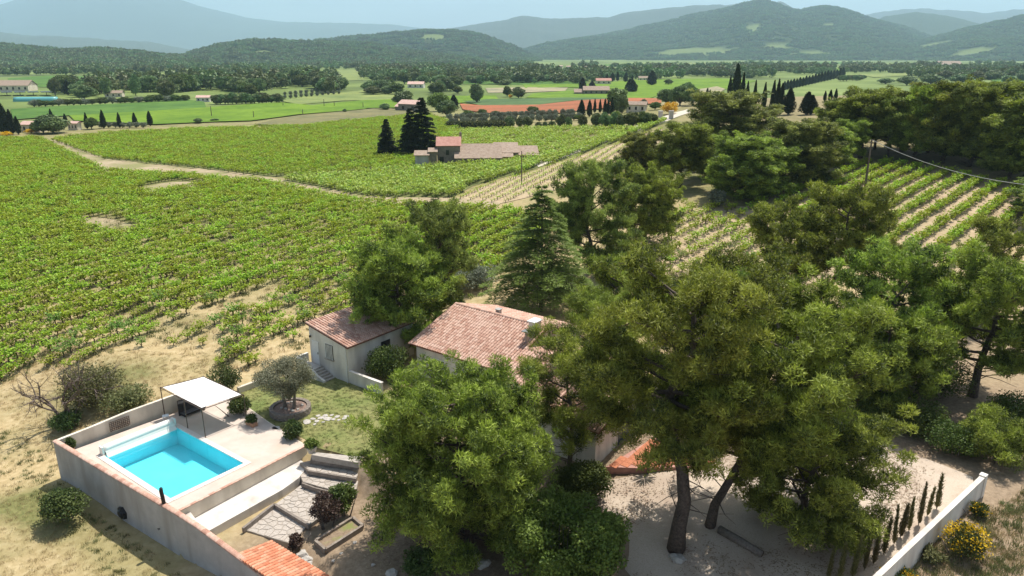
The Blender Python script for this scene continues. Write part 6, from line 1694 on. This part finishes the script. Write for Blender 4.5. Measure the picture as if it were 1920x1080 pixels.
vtree('y', 'orange yellow broom in front of the left cream house', 59, 250, 241, 24, name='broom_bush')
vtree('y', 'orange yellow broom at the left photo edge', 12, 256, 246, 22, name='broom_bush')
vtree('d', 'left round clipped bush in the bright left field', 372, 231, 221, 16, name='round_bush'); vtree('d', 'right round clipped bush in the bright left field', 403, 228, 222, 16, name='round_bush')
for px in range(185, 275, 13): vtree('o', 'grey green olive in the grove behind the five cypresses', px + 6, 240, 228, 14, 'olives behind the five cypresses')
for k in range(24): vtree('b' if k % 4 else 'o', 'bush of the tall hedge bordering the left green field', 62 + k * 12.4 + rt_.uniform(-3, 3), 201 - k * 0.48, 188 - k * 0.5 + rt_.uniform(-2, 2), 21, 'hedge bordering the left green field', 'hedge_bush')
# around barn and farm
vtree('g', 'bright green tree right of the pink roofed barn', 822, 209, 173, 42); vtree('d', 'dark tree behind the pink roofed barn', 758, 204, 168, 44)
vtree('d', 'dark bush left of the pink roofed barn', 722, 207, 194, 22, name='dark_bush'); vtree('d', 'dark tree in front of the bright green tree', 838, 219, 186, 40)
vtree('d', 'small round bush in the fallow field', 647, 211, 204, 9, name='dark_bush')
vtree('d', 'tall round tree standing alone behind the poppy field', 894, 193, 157, 30); vtree('d', 'round tree with pale blossoms left of the poppy field end', 972, 184, 163, 30); vtree('b', 'tree just left of the blossoming round tree', 951, 182, 160, 18)
vtree('y', 'yellow bush beside the blossoming round tree', 957, 184, 177, 10)
for k, (px, py, ty, w_) in enumerate(((905,216,204,20),(930,219,207,22),(955,217,208,16),(878,219,206,24),(868,226,212,22),(1000,212,199,26))):
    vtree('b', 'green bush along the near edge of the poppy field', px, py, ty, w_, 'bushes along the poppy field')
for k in range(46):
    px = 845 + (k % 23) * 11 + rt_.uniform(-3, 3); py = 236 - (k // 23) * 8 - (k % 23) * 0.45
    vtree('o', 'grey green olive tree in the grove behind the hedge', px, py, py - 16, 15, 'olive grove behind the hedge')
hd_ = thing('clipped_hedge', 'long dark clipped hedge in front of the olive grove', 'hedge', tuple(T(895, 240)))
hv, hf, ht = [], [], []
a, b = T(838, 241), T(955, 239); n = 3800; rr_ = np.random.RandomState(3)
t = rr_.uniform(0, 1, n); P = a + (b - a) * t[:, None] + np.c_[rr_.uniform(-.6, .6, n), rr_.uniform(-1, 1, n), rr_.uniform(0, 2.1, n)] - np.array(hd_.location)
v, f, ti = leaves(P, rr_.normal(size=(n, 3)) + [0, 0, .4], 0.5, 0.18, rr_.uniform(0, 1, n), rr_, True); hm = mk_mesh('foliage', v, f, False, ti); obj('foliage', hm, M['far_leaf'], hd_)
m_ = MB(); o_ = np.array(hd_.location); m_.prism([(q - o_)[:2] for q in (a + [0, -.5, 0], b + [0, -.5, 0], b + [0, .5, 0], a + [0, .5, 0])], -0.2, 1.6); m_.build('stems', M['fir_leaf'], hd_)
for px, w_, ty in ((956,20,217),(974,14,220),(988,22,218),(1010,13,228),(1022,12,228),(1035,14,226),(1052,22,214),(1066,14,218),(1092,18,214),(1118,22,210),(1134,24,210),(1150,20,211),(1164,18,214)):
    vtree('d', 'dark clipped round tree at the end of the olive grove', px, 241, ty, w_, 'clipped trees along the olive grove')
for px, py, ty, w_, k_ in ((1186,240,208,34,'b'),(1205,238,207,34,'b'),(1222,236,211,26,'b'),(1178,236,214,26,'g'),(1155,232,208,26,'g'),(1085,226,214,20,'g')):
    vtree(k_, 'leafy green tree of the garden around the road bend house', px, py, ty, w_, 'garden trees at the road bend')
for px, py, ty, w_ in ((1090,221,187,14),(1105,219,187,10),(1115,212,185,6),(1125,212,186,6),(1134,216,185,8),(1147,218,182,8),(1140,214,188,8)):
    vtree('c', 'dark cypress of the cluster beside the road bend house', px, py, ty, w_, 'cypresses at the road bend house')
vtree('d', 'large dark round tree among the road bend cypresses', 1156, 210, 163, 44); vtree('d', 'dark conifer in front of the road bend house', 1166, 216, 178, 22)
vtree('y', 'yellow flowering bush at the road bend', 1256, 214, 190, 36); vtree('b', 'grey leafed bush behind the road bend house', 1228, 206, 190, 24); vtree('o', 'purple grey bush right of the road bend house', 1206, 204, 185, 18)
for px, py, ty, w_ in ((1250,196,165,38),(1275,198,158,44),(1298,198,162,34),(1288,190,152,28)): vtree('d', 'dark tree of the copse behind the road bend', px, py, ty, w_, 'copse behind the road bend')
vtree('c', 'big dark twin cypress in the bright vineyard', 1222, 160, 132, 18); vtree('d', 'round bush in the bright vineyard', 1253, 159, 148, 18)
for px, py, ty, w_ in ((1138,152,138,6),(1148,153,136,9),(1158,152,134,6),(1173,154,135,8),(1180,172,148,16),(1186,173,150,18),(1092,172,145,14),(1110,164,152,12),(1185,156,140,4)):
    vtree('c', 'dark conifer around the farms behind the poppy field', px, py, ty, w_, 'conifers around the far farms')
# cypresses on the rise
for k, (px, py, ty, w_) in enumerate(((1378,196,119,18),(1366,196,142,9),(1390,200,136,9),(1399,200,152,8),(1413,205,150,8),(1431,208,154,9),(1447,210,150,10),(1455,214,148,11),(1462,216,156,13),(1478,215,165,22),(1512,215,172,26),(1520,215,178,22),(1325,190,165,8),(1330,190,168,7),(1546,190,170,6),(1556,190,168,8),(1566,190,166,7),(1592,180,161,4))):
    vtree('c', 'tall dark cypress on the rise behind the wide open pine', px, py, ty, w_, 'cypresses on the rise')
for k in range(20):
    t = k / 19; px = 1470 + 110 * t; py = 170 - 25 * t
    vtree('c', 'cypress of the avenue climbing the far rise', px, py, py - 17 - 3 * rt_.rand(), 8, 'cypress avenue on the far rise')
for k in range(8): vtree('d', 'dark bush at the top of the cypress avenue', 1575 + k * 6, 151 + rt_.uniform(-2, 2), 140, 14, 'bushes at the avenue top')
# notable trees of the left belts
for px, py, ty, w_, lb in ((104,180,145,22,'tall conifer left in the tree belt'),(128,178,150,14,'thin conifer right of the tall belt conifer'),(202,182,143,24,'tall broad conifer in the middle of the left belt'),(255,180,139,22,'dark cedar standing above the left belt'),(58,165,155,4,'tiny lone cypress above the far left sheds')):
    vtree('c' if w_ < 20 else 'd', lb, px, py, ty, w_)
for k in range(95):
    px = rt_.uniform(110, 640); py = 186 - 18 * abs(math.sin(px * .02)) - (px - 110) * 0.018 + rt_.uniform(-6, 3)
    if 360 < px < 400 and py > 176: continue
    vtree('d' if k % 3 else 'b', 'dark tree of the belt between the left fields', px, py, py - rt_.uniform(20, 36), rt_.uniform(26, 44), 'tree belt between the left fields')
for k in range(16):
    vtree('d', 'dark tree of the hedge behind the white lane house', 405 + k * 8 + rt_.uniform(-2, 2), 196 - k * 0.2, 176 + rt_.uniform(-3, 4), 24, 'hedge behind the white lane house')
for k in range(22):
    vtree('o', 'small orchard tree in rows near the fallow field', 535 + (k % 11) * 10, 186 - (k // 11) * 6 - (k % 11) * .9, 177 - (k // 11) * 6 - (k % 11) * .9, 8, 'orchard rows near the fallow field')
for k in range(60):
    px = rt_.uniform(690, 860); py = rt_.uniform(150, 178)
    if 740 < px < 820 and 160 < py < 170: continue
    vtree('d' if k % 2 else 'b', 'tree of the loose copses around the middle farms', px, py, py - rt_.uniform(14, 26), rt_.uniform(18, 34), 'copses around the middle farms')
for k in range(40):
    px = rt_.uniform(860, 1100); py = rt_.uniform(151, 160) - 6 * (px > 1000)
    vtree('d' if k % 2 else 'b', 'tree of the line behind the poppy field farms', px, py, py - rt_.uniform(11, 20), rt_.uniform(16, 30), 'tree line behind the poppy field farms')
for px, py, ty, w_ in ((1700,160,142,36),(1745,158,138,44),(1800,158,138,40),(1830,156,134,30),(1890,158,140,30),(1660,158,146,30),(1770,150,132,30),(1860,150,132,34),(1915,152,136,24)):
    vtree('d', 'dark tree in the valley behind the right wood', px, py, ty, w_, 'valley trees behind the right wood')

# ------------------------------------------------------------------ hills
def fbm(x, y, seed, octv=5):
    s, a = 0, 1.0
    for k in range(octv):
        s = s + a * noise2(x * 2 ** k, y * 2 ** k, seed + k); a *= 0.5
    return s / 1.9
def hill_mat(name, c0, c1, clear=(0.16, 0.20, 0.07)):
    m, n, l, p = new_mat(name)
    tc = n.new('ShaderNodeTexCoord')
    a = n.new('ShaderNodeTexNoise'); a.inputs['Scale'].default_value = 0.05; a.inputs['Detail'].default_value = 8; a.inputs['Roughness'].default_value = 0.75
    l.new(tc.outputs['Object'], a.inputs['Vector'])
    r = ramp(n, [(0.35, c0), (0.65, c1)]); l.new(a.outputs['Fac'], r.inputs[0])
    at = n.new('ShaderNodeAttribute'); at.attribute_name = 'clearing'
    mx = n.new('ShaderNodeMix'); mx.data_type = 'RGBA'; l.new(at.outputs['Fac'], mx.inputs[0]); l.new(r.outputs[0], mx.inputs[6]); mx.inputs[7].default_value = (*clear, 1)
    l.new(mx.outputs[2], p.inputs['Base Color']); p.inputs['Roughness'].default_value = 1; p.inputs['Specular IOR Level'].default_value = 0.05
    b = n.new('ShaderNodeBump'); b.inputs['Strength'].default_value = 1.0; b.inputs['Distance'].default_value = 10
    l.new(a.outputs['Fac'], b.inputs['Height']); l.new(b.outputs[0], p.inputs['Normal'])
    return m
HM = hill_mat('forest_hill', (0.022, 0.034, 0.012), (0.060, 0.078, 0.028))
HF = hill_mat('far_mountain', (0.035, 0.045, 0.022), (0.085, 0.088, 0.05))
def hill(name, label, prof, D, front, back, seed, mat, rough=0.12, clearings=(), nx=220, nc=70, trees=0, curve=0.0):
    xs = np.linspace(prof[0][0], prof[-1][0], nx); ys = np.interp(xs, [q[0] for q in prof], [q[1] for q in prof])
    k = np.array([0.25, 0.5, 0.25]); ys = np.convolve(np.r_[ys[0], ys, ys[-1]], k, 'valid')
    ys = ys + 0.8 * noise2(xs * 0.11, xs * 0, seed + 3) + 0.5 * noise2(xs * 0.3, xs * 0, seed + 4)
    cs = np.linspace(-1, 1, nc)          # -1 foot towards the camera, 0 ridge, 1 back foot
    Pts = np.zeros((nc, nx, 3)); cl = np.zeros((nc, nx))
    for i, (px, py) in enumerate(zip(xs, ys)):
        d = ray(px, py); d = d / d[1]
        Z = CAM_H + d[2] * D
        for j, c in enumerate(cs):
            off = c * front if c < 0 else c * back
            Y = D + off; X = (px - 960) / FPX * (D * CT + (CAM_H - Z) * ST) * (1 + (off / D) * 0.9)
            s = 1 - abs(c); pf = s * s * (3 - 2 * s) * 0.55 + s * 0.45
            Pts[j, i] = (X, Y, Z * pf)
    X, Y, Z = Pts[..., 0], Pts[..., 1], Pts[..., 2]
    sc_ = 6.0 / front
    S = 1 - np.abs(cs)[:, None]
    Hm = max(20.0, Z.max())
    nz = fbm(X * sc_, Y * sc_, seed)
    Z = Z + rough * Hm * nz * (S * (1 - S) * 3.2)
    Z = Z - 0.05 * Hm * (1 - S) ** 3
    Pts[..., 2] = Z
    for (px, t, rx, rt2) in clearings:
        cl = np.maximum(cl, 1 - sstep(0.85, 1.1, np.hypot((xs[None, :] - px) / rx, (cs[:, None] - t) / rt2)))
    ii = np.arange(nc * nx).reshape(nc, nx)
    f = np.stack([ii[:-1, :-1], ii[:-1, 1:], ii[1:, 1:], ii[1:, :-1]], -1).reshape(-1, 4)
    me = mk_mesh(name, Pts.reshape(-1, 3), f, True)
    at = me.attributes.new('clearing', 'FLOAT', 'POINT'); at.data.foreach_set('value', cl.astype(np.float32).ravel())
    o = struct(name, me, mat); o['label'] = label
    if trees:
        r_ = np.random.RandomState(seed)
        jj = r_.uniform(0, (nc - 1) * 0.62, trees); kk = r_.uniform(0, nx - 1.001, trees)
        j0, k0 = jj.astype(int), kk.astype(int); fj, fk = (jj - j0)[:, None], (kk - k0)[:, None]
        q = (Pts[j0, k0] * (1 - fj) + Pts[j0 + 1, k0] * fj) * (1 - fk) + (Pts[j0, k0 + 1] * (1 - fj) + Pts[j0 + 1, k0 + 1] * fj) * fk
        c_ = cl[j0, k0]
        return q[(c_ < 0.4) & (q[:, 2] > -4)]
    return None
def grove(seed, n, spread, leaf='far_leaf', h=9, per=34):
    r_ = np.random.RandomState(seed); V, F, TI, nv = [], [], [], 0
    for k in range(n):
        x, y = r_.uniform(-spread, spread, 2); hh = h * r_.uniform(0.6, 1.25); rr = hh * 0.42
        C = np.array([[x, y, hh * 0.55]]) + r_.normal(0, 0.33, (6, 3)) * [rr, rr, hh * 0.3]
        v, f, ti = clump_leaves(C, np.full(6, rr * 0.62), per, rr * 0.42, rr * 0.22, r_, 0.9, 0.15, 0.3, True, 0.6)
        V.append(v); F.append(f + nv); TI.append(ti * 0.6 + r_.uniform(0, .4)); nv += len(v)
    me = mk_mesh('grove', np.vstack(V), np.vstack(F), False, np.concatenate(TI)); me.materials.append(M[leaf]); return me
gro = [grove(500 + i, 16, 16) for i in range(3)]
one = [grove(510 + i, 1, 0.1, h=9, per=60) for i in range(4)]
g4 = np.random.RandomState(55)
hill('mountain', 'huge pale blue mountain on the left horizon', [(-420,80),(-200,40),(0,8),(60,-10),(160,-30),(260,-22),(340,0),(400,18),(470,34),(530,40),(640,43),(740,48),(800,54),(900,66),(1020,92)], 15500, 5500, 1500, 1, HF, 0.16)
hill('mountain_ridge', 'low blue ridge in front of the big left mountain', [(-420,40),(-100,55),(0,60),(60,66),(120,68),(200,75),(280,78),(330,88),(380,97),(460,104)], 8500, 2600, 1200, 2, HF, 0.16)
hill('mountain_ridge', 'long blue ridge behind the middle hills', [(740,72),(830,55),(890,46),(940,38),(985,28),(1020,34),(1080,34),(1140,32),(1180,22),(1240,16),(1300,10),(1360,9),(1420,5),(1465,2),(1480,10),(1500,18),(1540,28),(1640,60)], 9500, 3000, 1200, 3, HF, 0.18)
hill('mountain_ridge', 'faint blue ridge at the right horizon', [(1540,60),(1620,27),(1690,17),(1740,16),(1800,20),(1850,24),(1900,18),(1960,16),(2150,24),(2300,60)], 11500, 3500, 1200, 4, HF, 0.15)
hill('hill', 'blue green wooded hill below the faint right ridge', [(1560,80),(1610,48),(1660,30),(1720,22),(1780,30),(1830,42),(1880,55),(1960,76)], 7200, 2400, 800, 5, HM, 0.16, [(1640,-0.35,40,0.10)])
q = hill('hill', 'large wooded hill with pointed summit right of centre', [(930,112),(1020,86),(1100,70),(1160,60),(1230,44),(1290,30),(1350,18),(1390,8),(1425,0),(1450,6),(1480,18),(1500,20),(1540,12),(1570,14),(1610,28),(1650,40),(1700,52),(1760,75),(1820,100)], 5600, 2400, 900, 6, HM, 0.20, [(1290,-0.80,80,0.045),(1440,-0.82,30,0.03),(1500,-0.88,40,0.03),(1400,-0.62,14,0.05),(1540,-0.55,10,0.03)], trees=10000)
q2 = hill('hill', 'wooded hill at the right edge of the photo', [(1660,105),(1700,84),(1760,68),(1820,52),(1880,38),(1930,28),(2050,10),(2200,40)], 4600, 1700, 800, 7, HM, 0.16, [(1730,-0.45,50,0.10),(1800,-0.75,45,0.05)], trees=4000)
q3 = hill('hill', 'rounded wooded hill left of centre, behind the nearer one', [(560,92),(600,76),(660,69),(720,64),(790,57),(850,57),(900,66),(950,84),(1010,112)], 3900, 1100, 700, 8, HM, 0.12, [(815,-0.35,24,0.10)], trees=1500)
q4 = hill('hill', 'long low wooded hill on the left of the valley', [(310,112),(350,106),(390,93),(450,79),(500,76),(560,79),(620,80),(690,83),(740,92),(800,100),(900,113)], 2700, 800, 500, 9, HM, 0.12, [(500,-0.55,26,0.08),(595,-0.9,20,0.05)], trees=1500)
q5 = hill('hill', 'near low wooded rise at the left edge', [(-260,84),(-100,82),(0,86),(60,92),(120,98),(180,94),(230,99),(290,104),(370,112)], 2100, 700, 500, 10, HM, 0.12, [], trees=1500)
scatter('forest', 'dark forest covering the valley hills', 'forest', np.vstack([q, q2, q3, q4, q5]) - [0, 0, 1.0], gro, g4, 0.8, 1.25)
# loose woods on the valley floor
def wood_px(poly, n):
    P = np.array(poly, float); lo, hi = P.min(0), P.max(0)
    pts = g4.uniform(lo, hi, (n * 3, 2)); pts = pts[in_poly(pts[:, 0], pts[:, 1], P)][:n]
    out = []
    for px, py in pts:
        d = ray(px, py); t = -CAM_H / d[2]; out.append([d[0] * t, d[1] * t, 0])
    return np.array(out)
wd = [wood_px([(-60,104),(340,110),(420,131),(400,139),(250,136),(130,143),(-60,142)], 430),
      wood_px([(330,113),(700,121),(770,131),(690,132),(610,131),(560,142),(420,140)], 230),
      wood_px([(680,126),(860,124),(850,145),(760,150),(690,146)], 150),
      wood_px([(860,136),(1110,137),(1240,141),(1240,150),(1110,156),(1000,158),(860,150)], 130),
      wood_px([(1000,126),(1240,123),(1980,118),(1980,130),(1500,131),(1230,131),(1150,129)], 260),
      wood_px([(1240,132),(1420,130),(1420,146),(1360,146),(1240,140)], 150),
      wood_px([(1420,131),(1980,131),(1980,143),(1640,137),(1480,142)], 170),
      wood_px([(1720,140),(1980,140),(1980,150),(1760,150)], 120),
      wood_px([(850,136),(1240,134),(1420,146),(1240,146),(1000,158),(860,152)], 90),
      wood_px([(840,121),(1010,122),(1000,129),(870,130)], 90),
      wood_px([(100,166),(190,162),(200,152),(420,150),(430,143),(560,142),(620,152),(560,165),(200,176)], 170)]
wl = np.vstack(wd)
scatter('woods', 'dark woods and copses spread over the valley floor', 'woods', wl, one + gro[:1], g4, 0.7, 1.25)

# ------------------------------------------------------------------ haze
hz = MB(); hz.box((0, 10350, 1048), (38600, 22500, 2110))
m, n, l, p = new_mat('haze'); n.remove(p)
pv = n.new('ShaderNodeVolumePrincipled')
pv.inputs['Color'].default_value = (0.57, 0.82, 1.0, 1)
pv.inputs['Density'].default_value = 8.6e-5
pv.inputs['Density Attribute'].default_value = ''
pv.inputs['Anisotropy'].default_value = 0.1
l.new(pv.outputs[0], n['Material Output'].inputs['Volume'])
try: m.cycles.homogeneous_volume = True
except Exception: pass
ho = hz.build('haze', m); ho['kind'] = 'stuff'; ho['label'] = 'thin blue summer haze in the air over the valley'; ho['category'] = 'haze'
